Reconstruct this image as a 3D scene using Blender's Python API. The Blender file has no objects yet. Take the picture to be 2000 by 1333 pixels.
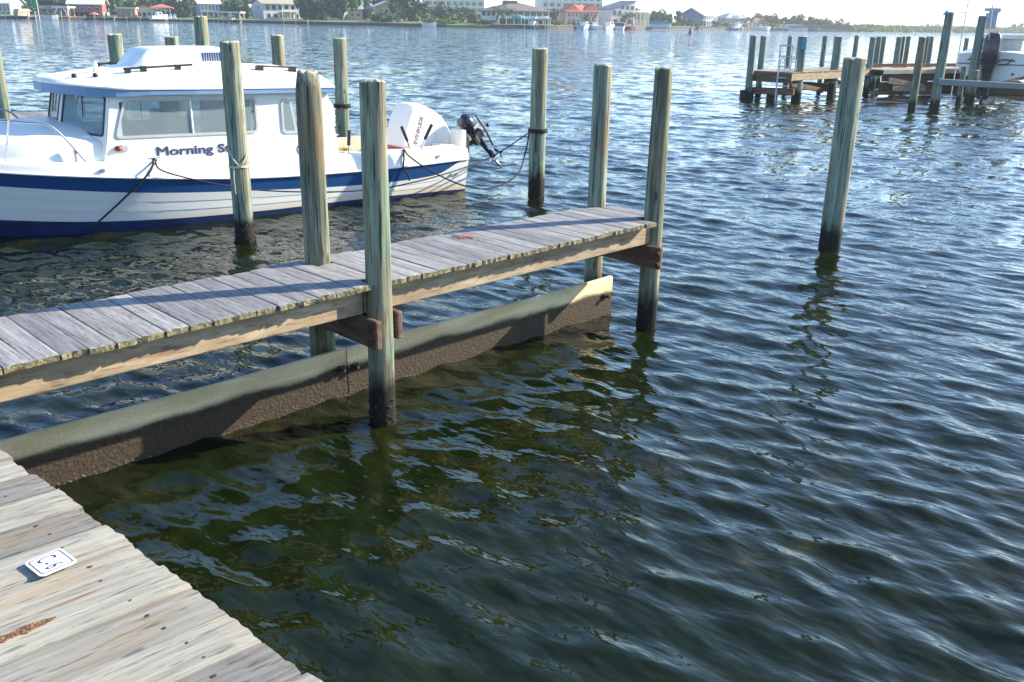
import bpy, bmesh, math, random
import numpy as np
from mathutils import Vector, Matrix, Euler
random.seed(7)
rng = np.random.default_rng(7)
R = math.radians
SC = bpy.context.scene
COL = SC.collection

# ------------------------------------------------------------------ camera, sky, sun, exposure
FPX, CX, CY, CAM_H = 1800.0, 1000.0, 666.5, 2.7
cam_d = bpy.data.cameras.new('camera')
cam = bpy.data.objects.new('camera', cam_d)
COL.objects.link(cam)
cam_d.sensor_width = 36.0
cam_d.lens = 36.0 * FPX / 2000.0
cam_d.clip_start = 0.05
cam_d.clip_end = 8000
CAM_R = Matrix.Rotation(R(90 - 19.3), 4, 'X') @ Matrix.Rotation(R(1.03), 4, 'Z')
cam.matrix_world = Matrix.Translation((0, 0, CAM_H)) @ CAM_R
SC.camera = cam

SUN_AZ, SUN_EL = 21.0, 27.0          # azimuth counted from +X towards +Y
world = bpy.data.worlds.new('World')
SC.world = world
world.use_nodes = True
wn = world.node_tree
bg = wn.nodes['Background']
sky_n = wn.nodes.new('ShaderNodeTexSky')
sky_n.sky_type = 'NISHITA'
sky_n.sun_disc = False
sky_n.sun_elevation = R(SUN_EL)
sky_n.sun_rotation = R(90 - SUN_AZ)
sky_n.air_density = 1.0
sky_n.dust_density = 0.3
sky_n.ozone_density = 4.5
wn.links.new(sky_n.outputs[0], bg.inputs[0])
bg.inputs[1].default_value = 0.135

sun_d = bpy.data.lights.new('sun', 'SUN')
sun = bpy.data.objects.new('sun', sun_d)
COL.objects.link(sun)
sun_d.energy = 5.0
sun_d.angle = R(0.5)
sun_d.color = (1.0, 0.89, 0.69)
sdir = Vector((math.cos(R(SUN_EL)) * math.cos(R(SUN_AZ)), math.cos(R(SUN_EL)) * math.sin(R(SUN_AZ)), math.sin(R(SUN_EL))))
sun.rotation_euler = (-sdir).to_track_quat('-Z', 'Y').to_euler()
sun.location = (60, 20, 40)

SC.view_settings.view_transform = 'Standard'
SC.view_settings.look = 'None'
SC.view_settings.exposure = 1.36
SC.view_settings.gamma = 1.0
SC.view_settings.use_curve_mapping = False
SC.render.engine = 'CYCLES'
SC.cycles.use_denoising = True
SC.cycles.max_bounces = 8
SC.cycles.volume_bounces = 1
SC.cycles.transparent_max_bounces = 12
SC.cycles.caustics_reflective = False
SC.cycles.caustics_refractive = False

# ------------------------------------------------------------------ measuring helpers (surveying the place)
CM = CAM_R.to_3x3()
def ray(x, y):
    return CM @ Vector(((x - CX) / FPX, -(y - CY) / FPX, -1.0))
def onz(x, y, z=0.0):
    d = ray(x, y)
    return Vector((0, 0, CAM_H)) + d * ((z - CAM_H) / d.z)
def aty(x, y, Y):
    d = ray(x, y)
    return Vector((0, 0, CAM_H)) + d * (Y / d.y)

# ------------------------------------------------------------------ materials
def nodes(m):
    m.use_nodes = True
    nt = m.node_tree
    return nt, nt.nodes['Principled BSDF']
def N(nt, t, **kw):
    n = nt.nodes.new(t)
    for k, v in kw.items():
        if k in n.inputs: n.inputs[k].default_value = v
        else: setattr(n, k, v)
    return n
def ramp(nt, stops, fac=None):
    r = nt.nodes.new('ShaderNodeValToRGB')
    e = r.color_ramp.elements
    while len(e) > len(stops): e.remove(e[-1])
    while len(e) < len(stops): e.new(1.0)
    for el, (p, c) in zip(e, stops):
        el.position = p
        el.color = (c[0], c[1], c[2], 1) if hasattr(c, '__len__') else (c, c, c, 1)
    if fac is not None: nt.links.new(fac, r.inputs[0])
    return r
def mixc(nt, fac, a, b, mode='MIX'):
    n = nt.nodes.new('ShaderNodeMix')
    n.data_type = 'RGBA'
    n.blend_type = mode
    for sock, v in ((n.inputs[0], fac), (n.inputs[6], a), (n.inputs[7], b)):
        if hasattr(v, 'is_linked'): nt.links.new(v, sock)
        elif hasattr(v, '__len__'): sock.default_value = (v[0], v[1], v[2], 1)
        else: sock.default_value = v
    return n.outputs[2]
def math_n(nt, op, a, b=0.0):
    n = nt.nodes.new('ShaderNodeMath')
    n.operation = op
    for i, v in enumerate((a, b)):
        if hasattr(v, 'is_linked'): nt.links.new(v, n.inputs[i])
        else: n.inputs[i].default_value = v
    return n.outputs[0]
def obj_vec(nt, scale=(1, 1, 1), rand=True):
    tc = nt.nodes.new('ShaderNodeTexCoord')
    v = tc.outputs['Object']
    if rand:
        oi = nt.nodes.new('ShaderNodeObjectInfo')
        a = nt.nodes.new('ShaderNodeVectorMath')
        a.operation = 'ADD'
        m = math_n(nt, 'MULTIPLY', oi.outputs['Random'], 61.0)
        nt.links.new(v, a.inputs[0])
        nt.links.new(m, a.inputs[1])
        v = a.outputs[0]
    mp = nt.nodes.new('ShaderNodeMapping')
    mp.inputs['Scale'].default_value = scale
    nt.links.new(v, mp.inputs[0])
    return mp.outputs[0], tc
def bump(nt, bsdf, h, strength=0.3, dist=0.01):
    b = N(nt, 'ShaderNodeBump', Strength=strength, Distance=dist)
    nt.links.new(h, b.inputs['Height'])
    nt.links.new(b.outputs[0], bsdf.inputs['Normal'])
    return b
MC = {}
def plain(name, col, rough=0.6, metal=0.0, var=0.12, scale=6.0, bmp=0.0):
    if name in MC: return MC[name]
    m = bpy.data.materials.new(name)
    nt, b = nodes(m)
    b.inputs['Roughness'].default_value = rough
    b.inputs['Metallic'].default_value = metal
    v, tc = obj_vec(nt, (scale,) * 3)
    n = N(nt, 'ShaderNodeTexNoise', Detail=4.0, Scale=1.0)
    nt.links.new(v, n.inputs['Vector'])
    lo = [c * (1 - var) for c in col]
    hi = [min(1, c * (1 + var)) for c in col]
    r = ramp(nt, [(0.3, lo), (0.7, hi)], n.outputs[0])
    nt.links.new(r.outputs[0], b.inputs['Base Color'])
    if bmp: bump(nt, b, n.outputs[0], bmp, 0.02)
    MC[name] = m
    return m
def wood(name, dark, mid, light, patch, patch_amt=0.35, rough=0.8, grain=46.0, tint=0.3, stain=0.5):
    """sawn timber whose grain runs along the object's X axis"""
    m = bpy.data.materials.new(name)
    nt, b = nodes(m)
    b.inputs['Roughness'].default_value = rough
    b.inputs['Specular IOR Level'].default_value = 0.3
    v, tc = obj_vec(nt, (2.8, grain, grain))
    n1 = N(nt, 'ShaderNodeTexNoise', Detail=7.0, Scale=1.0, Roughness=0.62, Distortion=0.35)
    nt.links.new(v, n1.inputs['Vector'])
    c = ramp(nt, [(0.3, dark), (0.5, mid), (0.72, light)], n1.outputs[0]).outputs[0]
    v2, _ = obj_vec(nt, (1.6, 9, 9))
    n2 = N(nt, 'ShaderNodeTexNoise', Detail=4.0, Scale=1.0)
    nt.links.new(v2, n2.inputs['Vector'])
    f2 = ramp(nt, [(0.52, 0.0), (0.72, 1.0)], n2.outputs[0]).outputs[0]
    c = mixc(nt, math_n(nt, 'MULTIPLY', f2, patch_amt), c, patch)
    v5, _ = obj_vec(nt, (2.2, 16, 16))
    n5 = N(nt, 'ShaderNodeTexNoise', Detail=5.0, Scale=1.0, Roughness=0.6)
    nt.links.new(v5, n5.inputs['Vector'])
    f5 = ramp(nt, [(0.64, 0.0), (0.70, 0.8)], n5.outputs[0]).outputs[0]
    c = mixc(nt, math_n(nt, 'MULTIPLY', f5, stain), c, (0.20, 0.105, 0.05))
    v3, _ = obj_vec(nt, (9, 85, 85))
    n3 = N(nt, 'ShaderNodeTexNoise', Detail=3.0, Scale=1.0)
    nt.links.new(v3, n3.inputs['Vector'])
    f3 = ramp(nt, [(0.32, 0.5), (0.42, 1.0)], n3.outputs[0]).outputs[0]
    c = mixc(nt, 1.0, c, f3, 'MULTIPLY')
    oi = nt.nodes.new('ShaderNodeObjectInfo')
    rr = ramp(nt, [(0.0, (1 - tint, 1 - tint, 1 - tint * 0.9)), (0.5, (1, 0.98, 0.95)), (1.0, (1 + tint * 0.25, 1 + tint * 0.25, 1 + tint * 0.22))], oi.outputs['Random']).outputs[0]
    c = mixc(nt, 1.0, c, rr, 'MULTIPLY')
    nt.links.new(c, b.inputs['Base Color'])
    bump(nt, b, n1.outputs[0], 0.45, 0.004)
    return m
def pile_mat(name, a, b_, c_, brown, tide=0.42):
    """round pressure treated timber: long vertical streaks, blotches and a black tidal band"""
    m = bpy.data.materials.new(name)
    nt, bs = nodes(m)
    bs.inputs['Roughness'].default_value = 0.85
    bs.inputs['Specular IOR Level'].default_value = 0.25
    v, tc = obj_vec(nt, (26, 26, 1.1))
    n1 = N(nt, 'ShaderNodeTexNoise', Detail=6.0, Scale=1.0, Roughness=0.6)
    nt.links.new(v, n1.inputs['Vector'])
    c = ramp(nt, [(0.30, [x * 0.5 for x in a]), (0.43, a), (0.55, b_), (0.68, c_)], n1.outputs[0]).outputs[0]
    v2, _ = obj_vec(nt, (5, 5, 1.7))
    n2 = N(nt, 'ShaderNodeTexNoise', Detail=4.0, Scale=1.0)
    nt.links.new(v2, n2.inputs['Vector'])
    f2 = ramp(nt, [(0.49, 0.0), (0.66, 0.75)], n2.outputs[0]).outputs[0]
    c = mixc(nt, f2, c, brown)
    v4, _ = obj_vec(nt, (70, 70, 2.2))
    n4 = N(nt, 'ShaderNodeTexNoise', Detail=3.0, Scale=1.0)
    nt.links.new(v4, n4.inputs['Vector'])
    f4 = ramp(nt, [(0.33, 0.22), (0.43, 1.0)], n4.outputs[0]).outputs[0]
    c = mixc(nt, 1.0, c, f4, 'MULTIPLY')
    v6, _ = obj_vec(nt, (7, 7, 2.6))
    vo = N(nt, 'ShaderNodeTexVoronoi', Scale=1.0)
    nt.links.new(v6, vo.inputs['Vector'])
    kn = ramp(nt, [(0.07, 0.85), (0.16, 0.0)], vo.outputs['Distance']).outputs[0]
    c = mixc(nt, kn, c, (0.06, 0.042, 0.026))
    v7, _ = obj_vec(nt, (38, 38, 0.55))
    n7 = N(nt, 'ShaderNodeTexNoise', Detail=2.0, Scale=1.0)
    nt.links.new(v7, n7.inputs['Vector'])
    cr = ramp(nt, [(0.485, 0.0), (0.5, 0.85), (0.515, 0.0)], n7.outputs[0]).outputs[0]
    v8, _ = obj_vec(nt, (3, 3, 2))
    n8 = N(nt, 'ShaderNodeTexNoise', Detail=2.0, Scale=1.0)
    nt.links.new(v8, n8.inputs['Vector'])
    c = mixc(nt, math_n(nt, 'MULTIPLY', cr, ramp(nt, [(0.5, 0.0), (0.58, 1.0)], n8.outputs[0]).outputs[0]), c, (0.03, 0.024, 0.018))
    sep = nt.nodes.new('ShaderNodeSeparateXYZ')
    nt.links.new(tc.outputs['Object'], sep.inputs[0])
    v3, _ = obj_vec(nt, (9, 9, 5))
    n3 = N(nt, 'ShaderNodeTexNoise', Detail=5.0, Scale=1.0)
    nt.links.new(v3, n3.inputs['Vector'])
    h = math_n(nt, 'ADD', sep.outputs[2], math_n(nt, 'MULTIPLY', math_n(nt, 'SUBTRACT', n3.outputs[0], 0.5), 0.45))
    ft = ramp(nt, [(0.0, 1.0), (max(0.01, tide - 0.12), 0.97), (tide + 0.08, 0.0)], h).outputs[0]
    c = mixc(nt, ft, c, (0.014, 0.013, 0.010))
    nt.links.new(c, bs.inputs['Base Color'])
    bump(nt, bs, n1.outputs[0], 0.7, 0.012)
    return m

M_PILE_GREEN = pile_mat('green_treated_timber', (0.14, 0.195, 0.15), (0.235, 0.295, 0.215), (0.40, 0.415, 0.28), (0.23, 0.185, 0.125), 0.40)
M_PILE_GREY = pile_mat('grey_green_timber', (0.125, 0.145, 0.11), (0.21, 0.23, 0.17), (0.35, 0.335, 0.23), (0.21, 0.15, 0.09), 0.36)
M_PILE_TAN = pile_mat('tan_green_timber', (0.17, 0.215, 0.175), (0.27, 0.305, 0.235), (0.42, 0.40, 0.28), (0.25, 0.175, 0.105), 0.36)
M_PILE_FAR = pile_mat('shaded_teal_timber', (0.15, 0.21, 0.19), (0.21, 0.27, 0.23), (0.38, 0.38, 0.30), (0.22, 0.20, 0.15), 0.36)  # teal tone of pilings in shade, put into the timber colour
M_END = plain('end_grain', (0.40, 0.36, 0.26), 0.9, 0, 0.35, 30)
M_DECK = wood('silver_deck_board', (0.20, 0.195, 0.175), (0.285, 0.28, 0.25), (0.375, 0.365, 0.32), (0.34, 0.27, 0.18), 0.65, tint=0.42, stain=1.0)
M_PIER = wood('blue_grey_deck_board', (0.13, 0.135, 0.15), (0.235, 0.24, 0.255), (0.37, 0.37, 0.37), (0.22, 0.18, 0.165), 0.3, tint=0.3)
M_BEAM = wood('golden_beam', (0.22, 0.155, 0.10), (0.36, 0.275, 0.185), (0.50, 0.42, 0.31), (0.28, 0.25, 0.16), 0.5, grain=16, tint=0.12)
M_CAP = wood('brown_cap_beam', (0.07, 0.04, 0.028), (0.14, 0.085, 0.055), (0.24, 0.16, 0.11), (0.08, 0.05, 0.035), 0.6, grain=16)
M_FARDECK = wood('far_deck_board', (0.22, 0.18, 0.15), (0.36, 0.30, 0.25), (0.5, 0.43, 0.36), (0.25, 0.2, 0.15), 0.4, grain=14)

def board_mat():
    m = bpy.data.materials.new('tidal_board')
    nt, b = nodes(m)
    b.inputs['Roughness'].default_value = 0.75
    v, tc = obj_vec(nt, (2.0, 10, 10))
    n1 = N(nt, 'ShaderNodeTexNoise', Detail=6.0, Scale=1.0)
    nt.links.new(v, n1.inputs['Vector'])
    top = ramp(nt, [(0.35, (0.66, 0.50, 0.26)), (0.6, (0.86, 0.70, 0.42))], n1.outputs[0]).outputs[0]  # pale bare wood, lightened in colour for sunlight that misses this strip
    v2, _ = obj_vec(nt, (45, 45, 45))
    n2 = N(nt, 'ShaderNodeTexNoise', Detail=5.0, Scale=1.0)
    nt.links.new(v2, n2.inputs['Vector'])
    low = ramp(nt, [(0.35, (0.009, 0.006, 0.003)), (0.6, (0.032, 0.020, 0.010)), (0.78, (0.11, 0.07, 0.038))], n2.outputs[0]).outputs[0]
    sep = nt.nodes.new('ShaderNodeSeparateXYZ')
    nt.links.new(tc.outputs['Object'], sep.inputs[0])
    v3, _ = obj_vec(nt, (2.2, 2.2, 6))
    n3 = N(nt, 'ShaderNodeTexNoise', Detail=4.0, Scale=1.0)
    nt.links.new(v3, n3.inputs['Vector'])
    h = math_n(nt, 'ADD', sep.outputs[2], math_n(nt, 'MULTIPLY', math_n(nt, 'SUBTRACT', n3.outputs[0], 0.5), 0.12))
    band = ramp(nt, [(0.15, (0.06, 0.04, 0.022)), (0.205, (0.03, 0.022, 0.012)), (0.235, (0.10, 0.08, 0.03)), (0.26, (0.7, 0.68, 0.45))], h).outputs[0]
    f = ramp(nt, [(0.225, 0.0), (0.275, 1.0)], h).outputs[0]
    c = mixc(nt, f, mixc(nt, 0.35, low, band), top)
    nt.links.new(c, b.inputs['Base Color'])
    bump(nt, b, n2.outputs[0], 0.6, 0.012)
    return m
M_BOARD = board_mat()

M_WHITE = plain('boat_gelcoat', (0.80, 0.79, 0.76), 0.28, 0, 0.03, 2)
def hull_mat():
    m = bpy.data.materials.new('hull_gelcoat')
    nt, b = nodes(m)
    b.inputs['Roughness'].default_value = 0.3
    tc = nt.nodes.new('ShaderNodeTexCoord')
    sep = nt.nodes.new('ShaderNodeSeparateXYZ')
    nt.links.new(tc.outputs['Object'], sep.inputs[0])
    n = N(nt, 'ShaderNodeTexNoise', Detail=4.0, Scale=1.6)
    nt.links.new(tc.outputs['Object'], n.inputs['Vector'])
    # waterline scum, stronger towards the stern
    h = math_n(nt, 'ADD', sep.outputs[2], math_n(nt, 'MULTIPLY', n.outputs[0], 0.14))
    f = ramp(nt, [(0.10, 0.8), (0.27, 0.0)], h).outputs[0]
    aft = ramp(nt, [(0.0, 1.0), (0.55, 0.75), (0.8, 0.0)], math_n(nt, 'DIVIDE', sep.outputs[0], 8.0)).outputs[0]
    c = mixc(nt, math_n(nt, 'MULTIPLY', f, aft), (0.80, 0.80, 0.79), (0.58, 0.42, 0.20))
    nt.links.new(c, b.inputs['Base Color'])
    return m
M_HULL = hull_mat()
M_BLUE = plain('navy_stripe', (0.014, 0.070, 0.215), 0.3, 0, 0.08, 2)
M_BOOT = plain('blue_bottom_paint', (0.004, 0.022, 0.10), 0.6, 0, 0.3, 5)
M_ROOFBLUE = plain('shade_blue_trim', (0.16, 0.27, 0.46), 0.35, 0, 0.05, 2)  # blue of the trim, also holding the shade along the eave
M_BLACK = plain('black_rubber', (0.012, 0.012, 0.014), 0.45, 0, 0.2, 10)
M_ROPE = plain('dark_rope', (0.014, 0.014, 0.017), 0.9, 0, 0.3, 60)
M_ROPEP = plain('pale_rope', (0.5, 0.52, 0.42), 0.9, 0, 0.3, 60)
M_STEEL = plain('stainless_steel', (0.62, 0.63, 0.65), 0.25, 0.9, 0.05, 8)
M_ALU = plain('grey_aluminium', (0.48, 0.50, 0.53), 0.45, 0.3, 0.05, 8)
M_TEXT = plain('navy_lettering', (0.03, 0.04, 0.12), 0.5, 0, 0.05, 3)
M_RED = plain('red_plastic', (0.42, 0.03, 0.03), 0.4, 0, 0.1, 6)
M_CREAM = plain('cream_liner', (0.66, 0.55, 0.42), 0.5, 0, 0.08, 3)
M_MOTOR = plain('black_motor_paint', (0.018, 0.02, 0.035), 0.25, 0, 0.2, 5)
M_SEAT = plain('grey_upholstery', (0.30, 0.32, 0.34), 0.8, 0, 0.15, 8)
M_CURTAIN = plain('pale_curtain', (0.55, 0.55, 0.48), 0.9, 0, 0.1, 9)
M_RUST = plain('rusty_iron', (0.05, 0.028, 0.02), 0.9, 0.0, 0.5, 40)
M_SIGNW = plain('sign_white', (0.82, 0.82, 0.82), 0.35, 0, 0.02, 4)
def glass_mat(name, tint, trans=0.55, rough=0.03):
    m = bpy.data.materials.new(name)
    m.use_nodes = True
    nt = m.node_tree
    b = nt.nodes['Principled BSDF']
    b.inputs['Base Color'].default_value = (*tint, 1)
    b.inputs['Roughness'].default_value = rough
    t = nt.nodes.new('ShaderNodeBsdfTransparent')
    t.inputs[0].default_value = (0.86, 0.92, 0.94, 1)
    mx = nt.nodes.new('ShaderNodeMixShader')
    mx.inputs[0].default_value = trans
    nt.links.new(b.outputs[0], mx.inputs[1])
    nt.links.new(t.outputs[0], mx.inputs[2])
    nt.links.new(mx.outputs[0], nt.nodes['Material Output'].inputs[0])
    return m
M_GLASS = glass_mat('cabin_glass', (0.40, 0.48, 0.52), 0.7)
M_FARGLASS = plain('far_window_glass', (0.03, 0.045, 0.06), 0.12, 0, 0.2, 1)

def water_mat():
    m = bpy.data.materials.new('bay_water')
    nt, b = nodes(m)
    geo = nt.nodes.new('ShaderNodeNewGeometry')
    b.inputs['Roughness'].default_value = 0.035
    b.inputs['IOR'].default_value = 1.333
    def noise(scale, rot, detail, rough=0.5):
        mp = nt.nodes.new('ShaderNodeMapping')
        mp.vector_type = 'TEXTURE'
        mp.inputs['Rotation'].default_value = (0, 0, rot)
        mp.inputs['Scale'].default_value = [1 / q for q in scale]
        nt.links.new(geo.outputs['Position'], mp.inputs[0])
        n = N(nt, 'ShaderNodeTexNoise', Detail=detail, Scale=1.0, Roughness=rough)
        nt.links.new(mp.outputs[0], n.inputs['Vector'])
        return n.outputs[0]
    # murky water over a mottled bottom
    nb = noise((2.6, 2.6, 2.6), 0.3, 5.0, 0.65)
    nl = noise((0.35, 0.35, 0.35), 0.3, 2.0)
    c = ramp(nt, [(0.36, (0.004, 0.008, 0.002)), (0.58, (0.010, 0.014, 0.003)), (0.74, (0.030, 0.027, 0.007))], nb).outputs[0]
    c = mixc(nt, ramp(nt, [(0.4, 0.0), (0.62, 0.8)], nl).outputs[0], c, (0.006, 0.012, 0.004))
    nt.links.new(c, b.inputs['Base Color'])
    a = noise((9.5, 4.2, 6.0), R(50), 2.0, 0.45)
    b1 = N(nt, 'ShaderNodeBump', Strength=1.0, Distance=0.017)
    nt.links.new(a, b1.inputs['Height'])
    # wavelets too small for the mesh out there: tilt the surface directly
    mp = nt.nodes.new('ShaderNodeMapping')
    mp.vector_type = 'TEXTURE'
    mp.inputs['Rotation'].default_value = (0, 0, R(62))
    mp.inputs['Scale'].default_value = (1 / 1.5, 1 / 0.85, 1)
    nt.links.new(geo.outputs['Position'], mp.inputs[0])
    tn = N(nt, 'ShaderNodeTexNoise', Detail=6.0, Scale=1.0, Roughness=0.68)
    nt.links.new(mp.outputs[0], tn.inputs['Vector'])
    def vm(op, x, y):
        n = nt.nodes.new('ShaderNodeVectorMath'); n.operation = op
        for i, q in enumerate((x, y)):
            if hasattr(q, 'is_linked'): nt.links.new(q, n.inputs[i])
            else: n.inputs[i].default_value = q
        return n.outputs[0]
    at = nt.nodes.new('ShaderNodeAttribute')
    at.attribute_name = 'fine'
    t = vm('MULTIPLY', vm('SUBTRACT', tn.outputs['Color'], (0.5, 0.5, 0.5)), (1.75, 1.75, 0))
    sc_ = nt.nodes.new('ShaderNodeVectorMath'); sc_.operation = 'SCALE'
    nt.links.new(t, sc_.inputs[0]); nt.links.new(at.outputs['Fac'], sc_.inputs[3])
    nn = nt.nodes.new('ShaderNodeVectorMath'); nn.operation = 'NORMALIZE'
    nt.links.new(vm('ADD', b1.outputs[0], sc_.outputs[0]), nn.inputs[0])
    nt.links.new(nn.outputs[0], b.inputs['Normal'])
    return m
M_WATER = water_mat()

# ------------------------------------------------------------------ mesh builders
class MB:
    def __init__(s):
        s.v, s.f, s.m = [], [], []
    def add(s, vs, fs, mi=0):
        o = len(s.v)
        s.v.extend([tuple(p) for p in vs])
        s.f.extend([tuple(i + o for i in f) for f in fs])
        s.m.extend([mi] * len(fs))
        return s
    def box(s, c, d, mi=0, rot=None, taper=1.0):
        hx, hy, hz = d[0] / 2, d[1] / 2, d[2] / 2
        vs = []
        for z in (-1, 1):
            k = taper if z > 0 else 1
            for x, y in ((-1, -1), (1, -1), (1, 1), (-1, 1)):
                p = Vector((x * hx * k, y * hy * k, z * hz))
                if rot is not None: p = rot @ p
                vs.append(p + Vector(c))
        return s.add(vs, [(0, 3, 2, 1), (4, 5, 6, 7), (0, 1, 5, 4), (1, 2, 6, 5), (2, 3, 7, 6), (3, 0, 4, 7)], mi)
    def span(s, a, b, mi=0):
        return s.box([(a[i] + b[i]) / 2 for i in range(3)], [abs(b[i] - a[i]) for i in range(3)], mi)
    def tube(s, pts, r, seg=8, mi=0, cap=True):
        pts = [Vector(p) for p in pts]
        n = len(pts)
        rs = r if hasattr(r, '__len__') else [r] * n
        up = None
        rings = []
        for i in range(n):
            t = (pts[min(i + 1, n - 1)] - pts[max(i - 1, 0)]).normalized()
            if up is None:
                up = Vector((0, 0, 1)) if abs(t.z) < 0.9 else Vector((1, 0, 0))
            x = t.cross(up)
            if x.length < 1e-5: x = t.cross(Vector((0, 1, 0.3)))
            x.normalize()
            y = x.cross(t).normalized()
            up = y
            rings.append([pts[i] + (x * math.cos(2 * math.pi * k / seg) + y * math.sin(2 * math.pi * k / seg)) * rs[i] for k in range(seg)])
        vs = [p for ring in rings for p in ring]
        fs = []
        for i in range(n - 1):
            for k in range(seg):
                k2 = (k + 1) % seg
                fs.append((i * seg + k, i * seg + k2, (i + 1) * seg + k2, (i + 1) * seg + k))
        if cap:
            fs.append(tuple(range(seg))[::-1])
            fs.append(tuple((n - 1) * seg + k for k in range(seg)))
        return s.add(vs, fs, mi)
    def loft(s, rings, mi=0, closed=True, cap=True):
        n, seg = len(rings), len(rings[0])
        vs = [p for r in rings for p in r]
        fs = []
        for i in range(n - 1):
            for k in range(seg if closed else seg - 1):
                k2 = (k + 1) % seg
                fs.append((i * seg + k, i * seg + k2, (i + 1) * seg + k2, (i + 1) * seg + k))
        if cap:
            fs.append(tuple(range(seg))[::-1])
            fs.append(tuple((n - 1) * seg + k for k in range(seg)))
        return s.add(vs, fs, mi)
    def ell(s, c, r, mi=0, rot=None, seg=14, rows=9):
        rings = []
        for i in range(1, rows):
            a = math.pi * i / rows
            ring = []
            for k in range(seg):
                b = 2 * math.pi * k / seg
                p = Vector((r[0] * math.sin(a) * math.cos(b), r[1] * math.sin(a) * math.sin(b), -r[2] * math.cos(a)))
                if rot is not None: p = rot @ p
                ring.append(p + Vector(c))
            rings.append(ring)
        return s.loft(rings, mi)
    def prism(s, poly, axis, a, b, mi=0):
        """polygon of 2D points pushed out along an axis"""
        def P(p, t):
            return {'x': (t, p[0], p[1]), 'y': (p[0], t, p[1]), 'z': (p[0], p[1], t)}[axis]
        n = len(poly)
        vs = [P(p, a) for p in poly] + [P(p, b) for p in poly]
        fs = [tuple(range(n)), tuple(range(2 * n - 1, n - 1, -1))] + [(i, n + i, n + (i + 1) % n, (i + 1) % n) for i in range(n)]
        return s.add(vs, fs, mi)
    def mesh(s, name, mats):
        me = bpy.data.meshes.new(name)
        me.from_pydata(s.v, [], s.f)
        for m in (mats if isinstance(mats, (list, tuple)) else [mats]): me.materials.append(m)
        if any(s.m): me.polygons.foreach_set('material_index', s.m)
        bm = bmesh.new(); bm.from_mesh(me)
        bmesh.ops.recalc_face_normals(bm, faces=bm.faces)
        bm.to_mesh(me); bm.free()
        me.update()
        return me
    def build(s, name, mats, parent=None, smooth=False, bevel=0.0, loc=None):
        return link(name, s.mesh(name, mats), parent, smooth, bevel, loc)
def link(name, me, parent=None, smooth=False, bevel=0.0, loc=None, rot=None):
    o = bpy.data.objects.new(name, me)
    COL.objects.link(o)
    if parent is not None: o.parent = parent
    if loc is not None: o.location = loc
    if rot is not None: o.rotation_euler = rot
    if smooth and me is not None:
        for p in me.polygons: p.use_smooth = True
        if smooth != 'all':
            me.set_sharp_from_angle(angle=R(38))
    if bevel:
        b = o.modifiers.new('bevel', 'BEVEL')
        b.width = bevel; b.segments = 2; b.limit_method = 'ANGLE'; b.angle_limit = R(40)
    return o
def tag(o, label=None, cat=None, group=None, kind=None):
    if label: o['label'] = label
    if cat: o['category'] = cat
    if group: o['group'] = group
    if kind: o['kind'] = kind
    return o
def empty(name, loc=(0, 0, 0), rz=0.0, label=None, cat=None, group=None):
    o = bpy.data.objects.new(name, None)
    COL.objects.link(o)
    o.empty_display_size = 0.2
    o.location = loc
    o.rotation_euler = (0, 0, rz)
    return tag(o, label, cat, group)
def smoothpath(pts, n=8):
    P = [Vector(p) for p in pts]
    P = [P[0] * 2 - P[1]] + P + [P[-1] * 2 - P[-2]]
    out = []
    for i in range(1, len(P) - 2):
        for k in range(n):
            t = k / n
            a, b, c, d = P[i - 1], P[i], P[i + 1], P[i + 2]
            out.append(0.5 * ((2 * b) + (c - a) * t + (2 * a - 5 * b + 4 * c - d) * t * t + (3 * b - a - 3 * c + d) * t ** 3))
    out.append(P[-2])
    return out
def sag(a, b, drop, n=20):
    a, b = Vector(a), Vector(b)
    return [a.lerp(b, i / n) - Vector((0, 0, drop * 4 * (i / n) * (1 - i / n))) for i in range(n + 1)]
def text(name, body, mat, parent, M4, size, extr=0.002, bold=0.0, sx=1.0, align='LEFT'):
    cu = bpy.data.curves.new(name, 'FONT')
    cu.body = body
    cu.size = size
    cu.extrude = extr
    cu.bevel_depth = bold
    cu.bevel_resolution = 0
    cu.align_x = align
    cu.materials.append(mat)
    tmp = bpy.data.objects.new(name, cu)
    COL.objects.link(tmp)
    dg = bpy.context.evaluated_depsgraph_get()
    me = bpy.data.meshes.new_from_object(tmp.evaluated_get(dg))
    bpy.data.objects.remove(tmp)
    o = link(name, me, parent)
    if not me.materials: me.materials.append(mat)
    o.matrix_local = M4 @ Matrix.Diagonal((sx, 1, 1, 1))
    return o
def copy_tree(o, parent=None):
    c = o.copy(); COL.objects.link(c)
    if parent is not None: c.parent = parent
    for ch in list(o.children): copy_tree(ch, c)
    return c

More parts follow.
